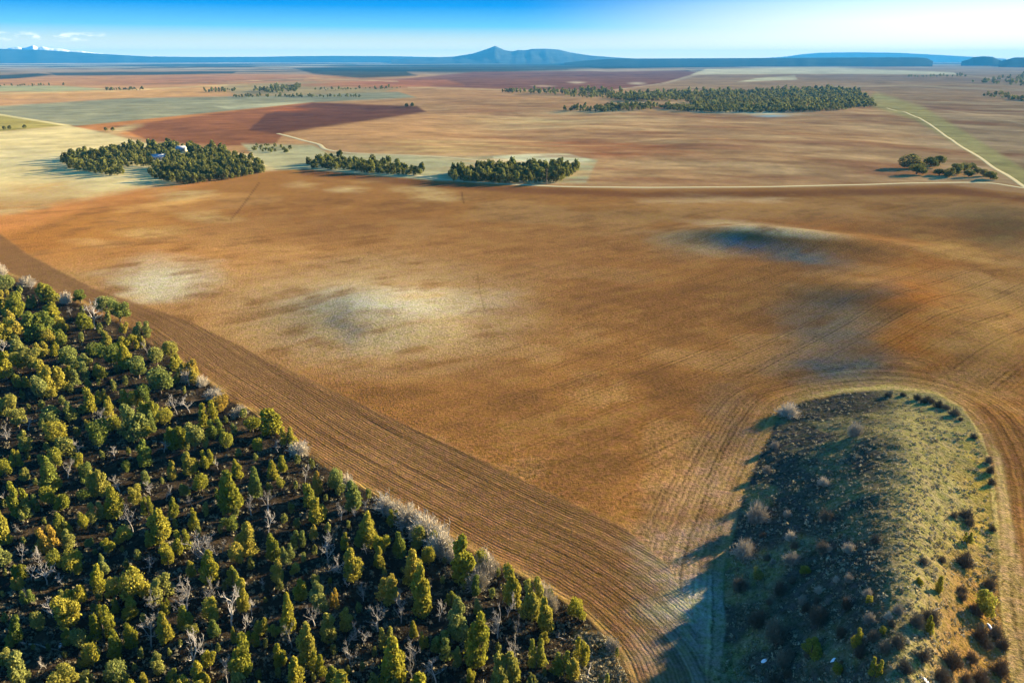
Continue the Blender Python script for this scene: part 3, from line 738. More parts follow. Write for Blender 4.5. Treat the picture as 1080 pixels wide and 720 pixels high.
def juniper_mesh(seed, form):
    """crown about one unit high, standing on the ground at the origin"""
    r = np.random.default_rng(seed); lobes = []
    if form == 'round':
        lobes.append((np.array([0, 0, 0.52]), np.array([0.30, 0.30, 0.38]), 1.0))
        for k in range(7):
            t = r.uniform(0, 6.28); z = r.uniform(0.2, 0.78); q = r.uniform(0.14, 0.26) * (1.2 - 0.6 * z)
            lobes.append((np.array([math.cos(t) * q, math.sin(t) * q, z]), np.array([0.17, 0.17, 0.19]) * r.uniform(0.75, 1.15), 0.34))
    elif form == 'narrow':
        for k in range(6):
            z = 0.14 + 0.145 * k; q = 0.23 * (1.05 - 0.72 * (k / 5.5) ** 1.4)
            lobes.append((np.array([r.normal() * 0.035, r.normal() * 0.035, z]), np.array([q, q, 0.15]), 0.55))
        for k in range(4):
            t = r.uniform(0, 6.28); z = r.uniform(0.15, 0.6)
            lobes.append((np.array([math.cos(t) * 0.16, math.sin(t) * 0.16, z]), np.array([0.12, 0.12, 0.16]), 0.25))
    elif form == 'clump':                        # three or four leaders of unequal height grown together
        for j in range(r.integers(3, 5)):
            t = r.uniform(0, 6.28); q = r.uniform(0.12, 0.30); top = r.uniform(0.55, 1.0); cx, cy = math.cos(t) * q, math.sin(t) * q
            for k in range(4):
                z = top * (0.2 + 0.22 * k); g = 0.2 * (1.05 - 0.6 * k / 3.5) * r.uniform(0.8, 1.2)
                lobes.append((np.array([cx + r.normal() * 0.04, cy + r.normal() * 0.04, z]), np.array([g, g, 0.15 * top + 0.02]), 0.34))
    else:                                        # several stems, open crown
        for k in range(9):
            t = r.uniform(0, 6.28); q = r.uniform(0.08, 0.32); z = r.uniform(0.3, 0.82)
            lobes.append((np.array([math.cos(t) * q, math.sin(t) * q, z]), np.array([0.16, 0.16, 0.17]) * r.uniform(0.7, 1.2), 0.38))
        lobes.append((np.array([0, 0, 0.42]), np.array([0.2, 0.2, 0.25]), 0.4))
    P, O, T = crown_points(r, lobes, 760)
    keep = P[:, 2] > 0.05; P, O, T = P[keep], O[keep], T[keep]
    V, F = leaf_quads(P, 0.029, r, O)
    tb = MB()
    lean = r.normal(size=2) * 0.03
    tb.tube([(0, 0, -0.06), (lean[0], lean[1], 0.2), (lean[0] * 2, lean[1] * 2, 0.55)], [0.034, 0.026, 0.012], 6)
    for (c, rad, w) in lobes[:7]:
        tb.tube([(lean[0] * 0.6, lean[1] * 0.6, 0.1), tuple(c * [0.55, 0.55, 0.7]), tuple(c)], [0.016, 0.012, 0.005], 4)
    return mesh_from('juniper_crown', V, F, M['juniper'], False, T), tb.mesh('juniper_trunk', M['bark'])


def dead_mesh(seed, twiggy):
    r = np.random.default_rng(seed); tk = MB(); br = MB()
    def branch(mb, p, d, ln, rad, lev):
        path = [p]; q = p.copy(); dd = d.copy()
        for k in range(4):
            dd = dd + r.normal(size=3) * 0.22; dd[2] += 0.05; dd /= np.linalg.norm(dd); q = q + dd * ln / 4; path.append(q.copy())
        mb.tube(path, [rad, rad * 0.85, rad * 0.68, rad * 0.5, rad * 0.28], 4 if lev else 6)
        if lev >= 3: return
        nb = (7, 5, 3)[lev] + twiggy
        for k in range(nb):
            i = r.integers(1, 5); s = r.normal(size=3); s[2] = abs(s[2]) * 0.6; s /= np.linalg.norm(s)
            e = dd * 0.45 + s * 0.85; e /= np.linalg.norm(e)
            branch(br, path[i], e, ln * r.uniform(0.34, 0.58), rad * 0.42 + 0.0018, lev + 1)
    branch(tk, np.array([0, 0, -0.05]), np.array([r.normal() * 0.1, r.normal() * 0.1, 1.0]), 0.85, 0.032, 0)
    return br.mesh('dead_branches', M['dead']), tk.mesh('dead_trunk', M['dead'])


def shrub_mesh(seed, m, n=420, flat_top=0.8):
    """leafless dome of fine stems"""
    r = np.random.default_rng(seed); V = []; F = []
    for k in range(n):
        t = r.uniform(0, 6.28); e = math.asin(r.uniform(0.12, 1.0)); d = np.array([math.cos(t) * math.cos(e), math.sin(t) * math.cos(e), math.sin(e)])
        base = np.array([r.normal() * 0.09, r.normal() * 0.09, 0.0]); L = r.uniform(0.55, 1.0) * (0.85 + 0.3 * math.sin(t * 3 + seed))
        mid = base + d * L * 0.28 * [1, 1, 1.15]; tip = base + d * L * [0.56, 0.56, flat_top]; tip = tip + r.normal(size=3) * 0.035
        s = np.cross(d, r.normal(size=3)); s /= np.linalg.norm(s) + 1e-9; w = 0.0085
        i = len(V); V += [base - s * w, base + s * w, mid + s * w, mid - s * w, tip + s * w * 0.7, tip - s * w * 0.7]; F += [(i, i + 1, i + 2, i + 3), (i + 3, i + 2, i + 4, i + 5)]
        for h in range(4):
            b2 = mid + (tip - mid) * r.uniform(0.2, 1.0); d2 = d + r.normal(size=3) * 0.6; d2 /= np.linalg.norm(d2); t2 = b2 + d2 * 0.15
            s2 = np.cross(d2, r.normal(size=3)); s2 /= np.linalg.norm(s2) + 1e-9; w2 = 0.007
            i = len(V); V += [b2 - s2 * w2, b2 + s2 * w2, t2 + s2 * w2 * 0.6, t2 - s2 * w2 * 0.6]; F += [(i, i + 1, i + 2, i + 3)]
    return mesh_from('shrub_stems', np.array(V), np.array(F), m)


JUN = {f: [juniper_mesh(100 + i * 7 + k, f) for k in range(n)] for i, (f, n) in enumerate((('round', 4), ('narrow', 4), ('open', 4), ('clump', 6)))}
DEAD = [dead_mesh(300 + k, k % 3) for k in range(5)]
SHRUB = [shrub_mesh(400 + k, M['twig']) for k in range(4)]
DSHRUB = [shrub_mesh(420 + k, M['dark_twig'], 380, 0.6) for k in range(3)]

ONES = 'zero one two three four five six seven eight nine ten eleven twelve thirteen fourteen fifteen sixteen seventeen eighteen nineteen'.split()
TENS = 'zero ten twenty thirty forty fifty sixty seventy eighty ninety'.split()


def words(n):
    n = int(max(0, min(99, n)))
    return ONES[n] if n < 20 else TENS[n // 10] + ('-' + ONES[n % 10] if n % 10 else '')


def place_words(u, v):
    return '%s percent across and %s down the photo' % (words(u / 10.8), words(v / 7.2))


def base_from(u, v, w, h):
    """where the tree whose crown is centred at (u, v), w by h on the picture, stands, and its true height and width"""
    vb = v + h * 0.5
    p = at(u, vb)
    yc = p[1] * CP + (H - p[2]) * SP
    dep = math.atan2(H - p[2], math.hypot(p[0], p[1]))
    height = h * yc / 840 / max(0.55, math.cos(dep) + 0.12)
    return p, height, w * yc / 840


TREES = []                                   # everything placed in the wood, for spacing and labels


def add_juniper(u, v, w, h, group, where, form=None, seed=None, cat='tree'):
    p, hh, ww = base_from(u, v, w, h)
    r = random.Random(int(u * 131 + v * 17))
    ratio = hh / max(ww, 0.1)
    z = r.random(); f = form or (('narrow' if z < 0.6 else 'clump') if ratio > 1.6 else ('round' if z < 0.3 else 'clump' if z < 0.78 else 'open'))
    cm, tm = r.choice(JUN[f])
    nat = {'round': 0.78, 'narrow': 0.56, 'open': 0.84, 'clump': 0.80}[f]
    root = link('juniper_tree', None, None, tuple(p), (r.gauss(0, 0.04), r.gauss(0, 0.04), r.uniform(0, 6.28)))
    root.empty_display_size = 0.5
    sx = ww / nat; sx = min(max(sx, hh * 0.6), hh * 1.5)
    root.scale = (sx, sx * r.uniform(0.9, 1.1), hh)
    size = 'tall' if hh > 5.6 else ('small' if hh < 2.9 else 'medium')
    shape = {'round': 'rounded', 'narrow': 'narrow', 'open': 'open-crowned', 'clump': 'many-topped'}[f]
    tag(root, '%s %s juniper %s, %s' % (size, shape, where, place_words(u, v)), cat, group)
    link('crown', cm, root); link('trunk', tm, root)
    TREES.append((p[0], p[1], ww))
    return root


def add_dead(u, v, w, h, group, where):
    p, hh, ww = base_from(u, v, w, h); r = random.Random(int(u * 37 + v * 91))
    bm, tm = r.choice(DEAD)
    root = link('dead_tree', None, None, tuple(p), (r.gauss(0, 0.06), r.gauss(0, 0.06), r.uniform(0, 6.28)))
    sx = min(max(ww / 0.75, hh * 0.6), hh * 1.4); root.scale = (sx, sx, hh)
    tag(root, 'bleached grey leafless tree %s, %s' % (where, place_words(u, v)), 'dead tree', group)
    link('branches', bm, root); link('trunk', tm, root)
    TREES.append((p[0], p[1], ww))


def add_shrub(u, v, w, h, group, look, where, dark=False):
    p, hh, ww = base_from(u, v, w, h); r = random.Random(int(u * 57 + v * 11))
    o = link('bare_shrub', r.choice(DSHRUB if dark else SHRUB), None, tuple(p), (0, 0, r.uniform(0, 6.28)))
    hz = min(hh, ww * 1.0) / (0.62 if dark else 0.82)
    o.scale = (ww / 1.15, ww / 1.15, hz)
    tag(o, '%s %s, %s' % (look, where, place_words(u, v)), 'shrub', group)


# ---- the wood at the near corner
G7 = [(168, 50, 55, 110), (65, 120, 50, 100), (320, 60, 30, 110), (365, 140, 55, 90), (300, 170, 50, 60), (265, 205, 40, 60), (550, 45, 40, 60), (455, 65, 40, 50), (605, 20, 40, 70), (640, 80, 50, 60),
      (735, 105, 70, 120), (810, 80, 40, 90), (890, 85, 30, 40), (1005, 85, 35, 70), (1000, 170, 60, 80), (145, 255, 60, 80), (220, 260, 35, 60), (285, 265, 25, 35), (345, 285, 40, 55), (330, 340, 25, 60),
      (235, 325, 60, 90), (175, 320, 45, 60), (505, 215, 65, 100), (535, 315, 50, 70), (550, 160, 30, 60), (620, 195, 35, 60), (780, 260, 60, 90), (740, 370, 45, 80), (775, 440, 35, 100), (665, 345, 55, 90),
      (425, 395, 85, 95), (415, 475, 40, 60), (870, 270, 50, 100), (915, 300, 40, 60), (245, 420, 60, 70), (235, 490, 80, 110), (125, 515, 45, 60), (85, 440, 35, 40), (70, 350, 40, 60), (335, 520, 60, 100),
      (375, 585, 60, 95), (530, 535, 45, 90), (580, 510, 50, 75), (515, 400, 70, 80), (670, 475, 50, 70), (680, 540, 35, 50), (830, 525, 40, 60), (950, 420, 40, 60), (915, 495, 40, 110), (1010, 440, 50, 80),
      (1065, 445, 30, 50), (975, 590, 50, 120), (770, 640, 90, 120), (740, 560, 25, 45), (300, 620, 60, 80), (370, 680, 70, 80), (85, 660, 80, 100), (25, 640, 40, 50), (205, 700, 90, 60), (500, 650, 35, 60),
      (630, 690, 60, 80), (460, 710, 30, 40), (420, 560, 40, 70), (10, 210, 40, 120), (20, 30, 40, 60)]
G8 = [(40, 120, 50, 90), (90, 225, 55, 90), (185, 280, 40, 70), (245, 250, 50, 70), (280, 310, 50, 60), (390, 320, 65, 140), (545, 390, 70, 130), (600, 440, 60, 120), (650, 500, 50, 100), (745, 480, 50, 62),
      (40, 340, 60, 90), (118, 320, 30, 60), (10, 270, 25, 45), (260, 420, 55, 140), (365, 515, 60, 110), (325, 585, 70, 60), (435, 590, 55, 140), (15, 515, 40, 60), (145, 570, 50, 70), (165, 650, 80, 130),
      (615, 620, 50, 90), (520, 660, 40, 140), (545, 690, 40, 60), (495, 700, 40, 50), (695, 640, 50, 70), (730, 670, 40, 60), (760, 610, 45, 80), (410, 700, 40, 50), (640, 570, 30, 40)]
G4 = [(20, 170, 50, 60), (60, 245, 60, 90), (150, 200, 60, 60), (155, 255, 60, 70), (255, 215, 30, 40), (340, 240, 80, 60), (380, 260, 45, 60), (455, 320, 40, 50), (20, 330, 60, 80), (110, 300, 70, 90), (60, 370, 60, 80),
      (200, 340, 40, 50), (265, 295, 40, 60), (340, 345, 35, 50), (305, 380, 50, 50), (225, 400, 50, 70), (160, 460, 60, 100), (100, 410, 50, 60), (130, 500, 50, 80), (260, 455, 45, 60), (360, 400, 50, 70), (320, 440, 40, 50),
      (440, 440, 60, 60), (510, 470, 60, 90), (455, 520, 40, 60), (480, 560, 50, 90), (410, 530, 45, 50), (345, 560, 40, 70), (425, 600, 70, 110), (320, 640, 50, 90), (185, 640, 60, 80), (210, 690, 50, 70), (165, 590, 50, 60),
      (85, 670, 30, 60), (20, 560, 50, 80), (55, 480, 30, 40), (60, 600, 40, 60), (570, 640, 50, 90), (615, 650, 50, 90), (670, 580, 45, 70), (525, 590, 40, 60), (850, 600, 80, 80), (800, 615, 40, 50), (910, 650, 40, 60),
      (600, 430, 50, 70), (560, 420, 40, 50), (400, 360, 40, 50), (700, 550, 50, 50), (20, 430, 60, 80), (190, 300, 40, 60), (500, 400, 40, 60), (545, 380, 40, 60), (620, 460, 40, 50)]
D7 = [(590, 440, 80, 100), (480, 560, 65, 100), (640, 290, 80, 110), (215, 45, 40, 50), (380, 90, 35, 50), (720, 680, 40, 80), (850, 210, 40, 80), (15, 100, 45, 80), (70, 310, 30, 60), (690, 25, 20, 40), (100, 370, 40, 50), (965, 60, 30, 50)]
D8 = [(70, 430, 40, 60), (190, 480, 40, 100), (115, 510, 70, 90), (495, 530, 45, 100), (220, 670, 50, 80), (300, 690, 80, 60), (310, 490, 40, 70), (20, 560, 40, 80), (560, 540, 30, 60), (30, 630, 40, 60)]
D4 = [(600, 475, 40, 50), (600, 560, 60, 50), (330, 600, 45, 60), (250, 690, 40, 60), (560, 560, 40, 60), (90, 620, 40, 40), (660, 520, 40, 40), (20, 640, 45, 60), (520, 690, 60, 40), (880, 690, 50, 40)]
S8 = [(215, 180, 70, 56), (262, 215, 80, 70), (318, 258, 75, 80), (140, 145, 50, 50), (450, 305, 60, 90), (430, 380, 60, 60), (655, 430, 45, 70), (20, 70, 40, 50), (855, 590, 40, 36), (475, 330, 40, 50), (350, 300, 40, 50)]
S8 += [(240, 200, 60, 50), (290, 235, 70, 60), (170, 160, 50, 50), (335, 285, 50, 50), (462, 345, 50, 60), (640, 410, 40, 50), (665, 455, 36, 50)]
S4 = [(85, 165, 40, 30), (210, 215, 30, 36), (590, 460, 40, 40), (680, 520, 40, 34), (950, 690, 50, 40), (5, 130, 30, 34), (640, 480, 30, 30), (760, 575, 40, 26)]
W_G, W_D, W_S = 'junipers in the dense wood', 'bleached dead trees in the dense wood', 'pale leafless shrubs along the ploughed edge'


def edge_words(u, v):
    p = at(u, v); d = polyline_dist(np.array([p[0]]), np.array([p[1]]), EDGE_S)[0]
    return 'by the ploughed furrows' if d < 5 else ('just inside the wood' if d < 15 else 'deep in the wood')


px_used = []
n_jun = 0
for G, ox, oy in ((G7, 0, 480), (G8, 360, 480), (G4, 0, 240)):
    for a, b, w, h in G:
        u, v, w, h = ox + a / 3.0, oy + b / 3.0, w / 3.0, h / 3.0
        if G is G4 and v > 478: continue
        k = 1.4 if G is G4 else 1.16; add_juniper(u, v, w * k, h * (1.22 if G is G4 else 1.2), W_G, edge_words(u, v + h / 2)); px_used.append((u, v, w, h)); n_jun += 1
for G, ox, oy in ((D7, 0, 480), (D8, 360, 480), (D4, 0, 240)):
    for a, b, w, h in G:
        u, v = ox + a / 3.0, oy + b / 3.0
        add_dead(u, v, w / 3.0, h / 3.0, W_D, edge_words(u, v + h / 6)); px_used.append((u, v, w / 3, h / 3))
for G, ox, oy in ((S8, 360, 480), (S4, 0, 240)):
    for a, b, w, h in G:
        add_shrub(ox + a / 3.0, oy + b / 3.0, w / 2.2, h / 2.3, W_S, 'pale leafless shrub', 'by the ploughed furrows')
# younger trees filling the wood
rr = random.Random(11)
EX = np.array(EDGE_PX, float)
fills = []
tries = 0
while tries < 9000:
    tries += 1
    u = rr.uniform(-40, 670); v = rr.uniform(296, 790)
    if float(poly_dist(np.array([u]), np.array([v + 5.0]), FOREST_PX)[0]) < 3: continue
    k = (v - 62) / 640.0
    need = 8.2 + 8.6 * k + (14 if (u > 585 and v > 640) else 0)
    if any((u - q[0]) ** 2 + (v - q[1]) ** 2 < (need * (0.75 + q[2] / 60)) ** 2 for q in px_used): continue
    w = (rr.uniform(5, 10) if rr.random() < 0.6 else rr.uniform(10, 19)) * (0.72 + 0.45 * k) * (1.5 if v > 715 else 1); h = w * rr.uniform(1.1, 1.9)
    px_used.append((u, v, w, h)); fills.append((u, v, w, h))
fills.sort(key=lambda q: -q[2] * q[3] * (1 if -5 < q[0] < 1085 and q[1] < 716 else 0.2))
rest = []
for u, v, w, h in fills:
    z = rr.random()
    if z < 0.17 and v < 715: add_dead(u, v, w * 1.1, h * 1.15, W_D, edge_words(u, v + h / 2))
    elif n_jun < 262: add_juniper(u, v, w, h, W_G, edge_words(u, v + h / 2)); n_jun += 1
    else: rest.append((u, v, w, h))


def merge_trees(name, places, protos, material, label, cat, tint_range=(0.7, 1.3), seed=1):
    """one mass of trees: places = (x, y, z, width, height)"""
    r = np.random.default_rng(seed); VV = []; FF = []; TT = []; n = 0
    for (x, y, z, w, h) in places:
        V, F, T = protos[r.integers(len(protos))]; t = r.uniform(0, 6.28); c, s = math.cos(t), math.sin(t)
        q = V * [w, w, h]; q = np.stack([q[:, 0] * c - q[:, 1] * s + x, q[:, 0] * s + q[:, 1] * c + y, q[:, 2] + z], 1)
        VV.append(q); FF.append(F + n); n += len(V); TT.append(T * r.uniform(*tint_range))
    if not VV: return
    tag(link(name, mesh_from(name, np.vstack(VV), np.vstack(FF), material, False, np.concatenate(TT))), label, cat, None, 'stuff')


def small_crown(seed, n, size, conical=0.3):
    """unit-wide, unit-high crown of few clumps for far trees"""
    r = np.random.default_rng(seed); lobes = [(np.array([0, 0, 0.5]), np.array([0.40, 0.40, 0.44]), 1.0)]
    for k in range(4):
        t = r.uniform(0, 6.28); z = r.uniform(0.3, 0.8); lobes.append((np.array([math.cos(t) * 0.24, math.sin(t) * 0.24, z]), np.array([0.2, 0.2, 0.2]), 0.3))
    P, O, T = crown_points(r, lobes, n); keep = P[:, 2] > 0.02; P, O, T = P[keep], O[keep], T[keep]
    P[:, :2] *= (1 - conical * P[:, 2:3]); V, F = leaf_quads(P, size, r, O)
    return V, F, T


MIDP = [small_crown(500 + k, 120, 0.085) for k in range(6)]
FARP = [small_crown(520 + k, 26, 0.17) for k in range(6)]
pl = []
for u, v, w, h in rest:
    p, hh, ww = base_from(u, v, w, h); pl.append((p[0], p[1], p[2], ww, hh))
merge_trees('juniper_saplings', pl, MIDP, M['far_leaf'], 'small young junipers filling gaps in the dense wood', 'saplings', (1.0, 1.9), 3)

# undergrowth: grey sage and dry grass tufts on the wood floor
def tufts(name, pts, material, label, cat, seed, n_leaf=14, tint=(0.6, 1.2)):
    r = np.random.default_rng(seed); P = []; T = []
    pts = np.array(pts); k = len(pts)
    d = r.normal(size=(k, n_leaf, 3)); d /= np.linalg.norm(d, axis=2)[:, :, None]; d[:, :, 2] = abs(d[:, :, 2])
    q = pts[:, None, :3] + d * (pts[:, 3][:, None, None] * r.uniform(0.5, 1.0, (k, n_leaf, 1))) * [1, 1, 0.85]
    q = q.reshape(-1, 3); O = d.reshape(-1, 3)
    V, F = leaf_quads(q, 1.0, r, O)
    s = np.repeat(pts[:, 3] * 0.34, n_leaf)[:, None]
    V = ((V.reshape(-1, 4, 3) - q[:, None]) * s[:, None] + q[:, None]).reshape(-1, 3)
    T = np.repeat(r.uniform(*tint, k), n_leaf) * r.uniform(0.8, 1.2, k * n_leaf)
    tag(link(name, mesh_from(name, V, F, material, False, T)), label, cat, None, 'stuff')


def scatter(n, box, poly, seed, rad, accept=None):
    r = np.random.default_rng(seed); out = []
    U = r.uniform(box[0], box[1], n * 4); Vv = r.uniform(box[2], box[3], n * 4)
    ok = poly_dist(U, Vv, poly) > 2
    U, Vv = U[ok][:n], Vv[ok][:n]
    for u, v in zip(U, Vv):
        if accept and not accept(u, v, r): continue
        q = flat(u, v, 0.0)
        out.append((u, v, r.uniform(*rad)))
    if not out: return []
    A = np.array(out); z = np.zeros(len(A))
    for i in range(12):
        q = flat(A[:, 0], A[:, 1], z); z = 0.5 * z + 0.5 * terrain(q[0], q[1])
    q = flat(A[:, 0], A[:, 1], z); z = terrain(q[0], q[1])
    return np.stack([q[0], q[1], z, A[:, 2]], 1)


tufts('undergrowth', scatter(6500, (-40, 690, 290, 760), FOREST_PX, 21, (0.2, 0.8)), M['sage'], 'grey sage and dry grass tufts between the trees of the wood', 'undergrowth', 5, 12, (0.16, 0.75))

tufts('dry_grass', scatter(420, (590, 675, 655, 740), [(604, 662), (640, 668), (655, 695), (668, 730), (670, 760), (630, 760), (600, 700)], 24, (0.2, 0.5)), M['sage'], 'tan dry grass tufts in the open corner of the wood', 'dry grass', 8, 14, (0.6, 1.3))

# ---- the knoll: sagebrush, shrubs, a few junipers
sg = scatter(6500, (755, 1080, 405, 790), MOUND_PX, 33, (0.22, 0.55), lambda u, v, r: r.random() < (0.95 if u < 990 else 0.55) * (0.55 if v > 610 else 1))
tufts('sagebrush', sg, M['sage'], 'low sagebrush and dry grass tufts covering the knoll', 'sagebrush', 6, 12, (0.45, 1.25))
K_S, K_D, K_G = 'pale bare shrubs on the knoll', 'dark bare shrubs on the knoll', 'junipers on the knoll'
for a, b, w, h in [(235, 160, 80, 100), (195, 275, 75, 100), (445, 78, 40, 32), (340, 240, 38, 56), (525, 280, 40, 50), (345, 320, 60, 42), (285, 330, 22, 24), (485, 385, 26, 30), (525, 380, 36, 40), (455, 290, 34, 30), (330, 180, 30, 28), (545, -95, 54, 66),
                   (335, -150, 78, 46), (293, -48, 30, 50), (265, 40, 30, 30), (430, 420, 30, 30), (380, 455, 36, 34), (525, 455, 34, 34), (590, 505, 42, 46), (585, 430, 34, 32), (460, 455, 24, 26), (680, 480, 40, 36), (650, 500, 30, 34)]:
    add_shrub(720 + a / 3.0, 480 + b / 3.0, w / 3.0, h / 3.0, K_S, 'pale leafless shrub', 'on the knoll')
for a, b, w, h in [(455, 185, 46, 44), (895, 180, 50, 40), (905, 206, 34, 28), (858, 184, 26, 24), (968, 8, 26, 30), (972, 40, 28, 30), (976, 74, 26, 36), (978, 226, 24, 24), (890, 322, 58, 56), (970, 396, 42, 40), (850, 630, 72, 76), (910, 625, 44, 56),
                   (940, 555, 60, 58), (988, 540, 50, 70), (1002, 645, 60, 90), (760, 620, 50, 56), (680, 580, 50, 48), (740, 515, 50, 48), (780, 495, 58, 60), (640, 600, 46, 44), (700, 660, 50, 50), (500, 550, 40, 44), (430, 500, 70, 60), (300, 545, 90, 70), (240, 510, 70, 60),
                   (310, 415, 60, 40), (180, 400, 60, 50), (820, 690, 60, 50), (940, 690, 60, 60), (560, 620, 40, 36), (320, 640, 60, 50), (760, 330, 34, 26), (820, 325, 30, 24), (880, 420, 36, 30)]:
    add_shrub(720 + a / 3.0, 480 + b / 3.0, w / 3.0, h / 3.0, K_D, 'dark leafless shrub', 'on the knoll', True)
for a, b, w, h in [(238, 375, 42, 46), (388, 360, 38, 32), (405, 595, 72, 74), (555, 575, 42, 68), (605, 665, 46, 76), (490, 670, 40, 40), (630, 550, 24, 34), (780, 535, 28, 62), (815, 405, 40, 60), (750, 392, 26, 30), (900, 255, 30, 52), (950, 455, 76, 96), (590, 455, 26, 30)]:
    add_juniper(720 + a / 3.0, 480 + b / 3.0, w / 3.0, h / 3.0, K_G, 'on the knoll')
rs = random.Random(77); spots = []
while len(spots) < 26:
    u, v = rs.uniform(785, 1062), rs.uniform(560, 716)
    if v < 620 and u > 930: continue
    if any((u - a) ** 2 + (v - b) ** 2 < 130 for a, b in spots): continue
    spots.append((u, v)); w = rs.uniform(8, 17); add_shrub(u, v, w, w * rs.uniform(0.8, 1.1), K_D, 'dark leafless shrub', 'on the knoll', True)
# edge bushes along the far rim of the knoll
for i, (u, v, w) in enumerate([(968, 418, 10), (977, 420, 13), (983, 422, 7), (990, 425, 12), (998, 428, 9), (1006, 433, 13), (1013, 441, 6), (952, 415, 7), (937, 415, 9), (1027, 459, 8)]):
    add_shrub(u, v, w, w * 0.7, K_D, 'dark low shrub', 'on the knoll rim', True)

# ---- lone clump by the road
L_G = 'trees in the lone clump by the road'
for a, b, w, h in [(430, 322, 100, 84), (468, 366, 80, 66), (540, 330, 72, 60), (600, 318, 60, 56), (600, 385, 60, 40), (655, 385, 50, 56), (695, 366, 55, 66), (740, 356, 60, 54), (782, 350, 36, 36), (765, 390, 44, 46), (815, 376, 34, 38), (848, 388, 40, 42), (886, 402, 56, 48)]:
    u, v = 880 + a / 5.4, 110 + b / 5.4
    p, hh, ww = base_from(u, v, w / 5.4, h / 5.4); ww *= 1.5; hh *= 1.15
    r = random.Random(int(u * 10)); cm, tm = r.choice(JUN['round'])
    root = link('clump_tree', None, None, tuple(p), (0, 0, r.uniform(0, 6.28))); root.scale = (ww / 0.78, ww / 0.78, hh)
    tag(root, '%s round tree in the roadside clump, %s' % ('large' if w > 70 else 'small', place_words(u, v)), 'tree', L_G)
    key = 'clump_' + cm.name
    if key not in bpy.data.meshes:
        c2 = cm.copy(); c2.name = key; c2.materials[0] = M['clump_leaf']
    link('crown', bpy.data.meshes[key], root); link('trunk', tm, root)

# ---- groves on the plain, each reading as one mass


def grove(name, poly, label, n, wpx, protos, seed, hw=1.05, holes=(), tint=(0.8, 1.5)):
    r = np.random.default_rng(seed); P = np.array(poly, float); out = []; used = []
    for k in range(n * 30):
        u = r.uniform(P[:, 0].min(), P[:, 0].max()); v = r.uniform(P[:, 1].min(), P[:, 1].max())
        if poly_dist(np.array([u]), np.array([v]), P)[0] < 0: continue
        if any((u - a) ** 2 / c ** 2 + (v - b) ** 2 / d ** 2 < 1 for a, b, c, d in holes): continue
        if any(abs(u - q[0]) < wpx * 0.46 and abs(v - q[1]) < wpx * 0.2 for q in used): continue
        used.append((u, v)); w = wpx * r.uniform(0.6, 1.4)
        p = at(u, v); yc = p[1] * CP + (H - p[2]) * SP
        out.append((p[0], p[1], p[2], w * yc / 840, w * hw * r.uniform(0.7, 1.3) * yc / 840))
        if len(out) >= n: break
    merge_trees(name, out, protos, M['far_leaf'], label, 'grove', tint, seed)


grove('juniper_grove', [(64, 172), (82, 165), (130, 158), (190, 155), (240, 162), (280, 176), (276, 184), (232, 191), (192, 195), (168, 190), (150, 182), (120, 186), (78, 180)], 'dense dark grove around the white-roofed farmhouses', 640, 7.4, MIDP, 41, 1.0,
      [(143, 181, 20, 5), (166, 171, 9, 6), (192, 162, 8, 5)])
grove('juniper_grove', [(325, 174), (345, 170), (400, 173), (446, 182), (440, 186), (380, 182), (330, 178)], 'narrow dark strip of trees below the winding track', 120, 7.4, MIDP, 42, 1.0)
grove('juniper_grove', [(470, 187), (482, 182), (520, 179), (600, 177), (610, 180), (592, 193), (540, 194), (478, 191)], 'oblong dark grove beside the dirt road and utility pole', 200, 7.6, MIDP, 43, 1.25)
grove('far_wood', [(660, 101), (640, 104), (665, 107), (720, 106), (735, 112), (690, 113), (720, 118), (800, 119), (880, 117), (925, 112), (905, 98), (880, 94), (840, 96), (760, 98)], 'large dark wood spread over the far side of the plain', 1500, 4.4, FARP, 44, 0.9)
grove('far_wood', [(515, 97.5), (580, 96.5), (640, 96), (660, 100), (700, 99), (760, 97), (760, 102), (690, 104), (610, 103.5), (580, 99.5)], 'long thin line of dark trees in front of the red field', 230, 3.8, FARP, 45, 1.2)
grove('far_wood', [(590, 117), (640, 113), (690, 111.5), (690, 116), (640, 118.5)], 'tapering row of dark trees ending at the far wood', 90, 4.2, FARP, 46, 1.1)
grove('far_wood', [(265, 96), (290, 92), (318, 91), (312, 97), (285, 98.5)], 'small dark wood beyond the grey-green field', 70, 3.4, FARP, 47)
grove('far_wood', [(215, 96), (235, 94.5), (250, 96), (240, 98), (218, 98)], 'small dark thicket on the orange field', 25, 3.0, FARP, 48)
grove('far_wood', [(245, 101.5), (300, 101.5), (380, 101.8), (380, 103), (300, 102.8), (245, 103.3)], 'thin dark hedgerow line behind the grey-green field', 60, 2.6, FARP, 49)
grove('far_wood', [(1024, 87), (1040, 84), (1080, 80), (1150, 80), (1150, 92), (1080, 91), (1050, 89)], 'dark scattered wood at the edge of the red plain', 160, 3.4, FARP, 50)
grove('far_wood', [(1034, 101.5), (1055, 100), (1080, 104), (1150, 112), (1150, 115), (1070, 106.5)], 'dark line of trees on the brown slope', 60, 3.8, FARP, 51)
grove('far_wood', [(110, 95), (150, 94), (152, 95.4), (112, 96)], 'short dark row of trees between two orange fields', 24, 2.4, FARP, 52)
grove('far_wood', [(262, 154), (280, 153), (308, 157), (306, 163), (280, 161), (264, 159)], 'loose grey scrub beside the house grove', 26, 4.0, FARP, 53, 0.8, (), (0.9, 1.6))
grove('far_wood', [(330, 94.6), (425, 92.6), (425, 93.8), (330, 96)], 'thin broken line of dark scrub in front of the red field', 34, 2.3, FARP, 54)
grove('far_wood', [(0, 90.4), (70, 89.6), (70, 90.6), (0, 91.6)], 'faint broken line of scrub above the pale green strip', 16, 2.0, FARP, 55)
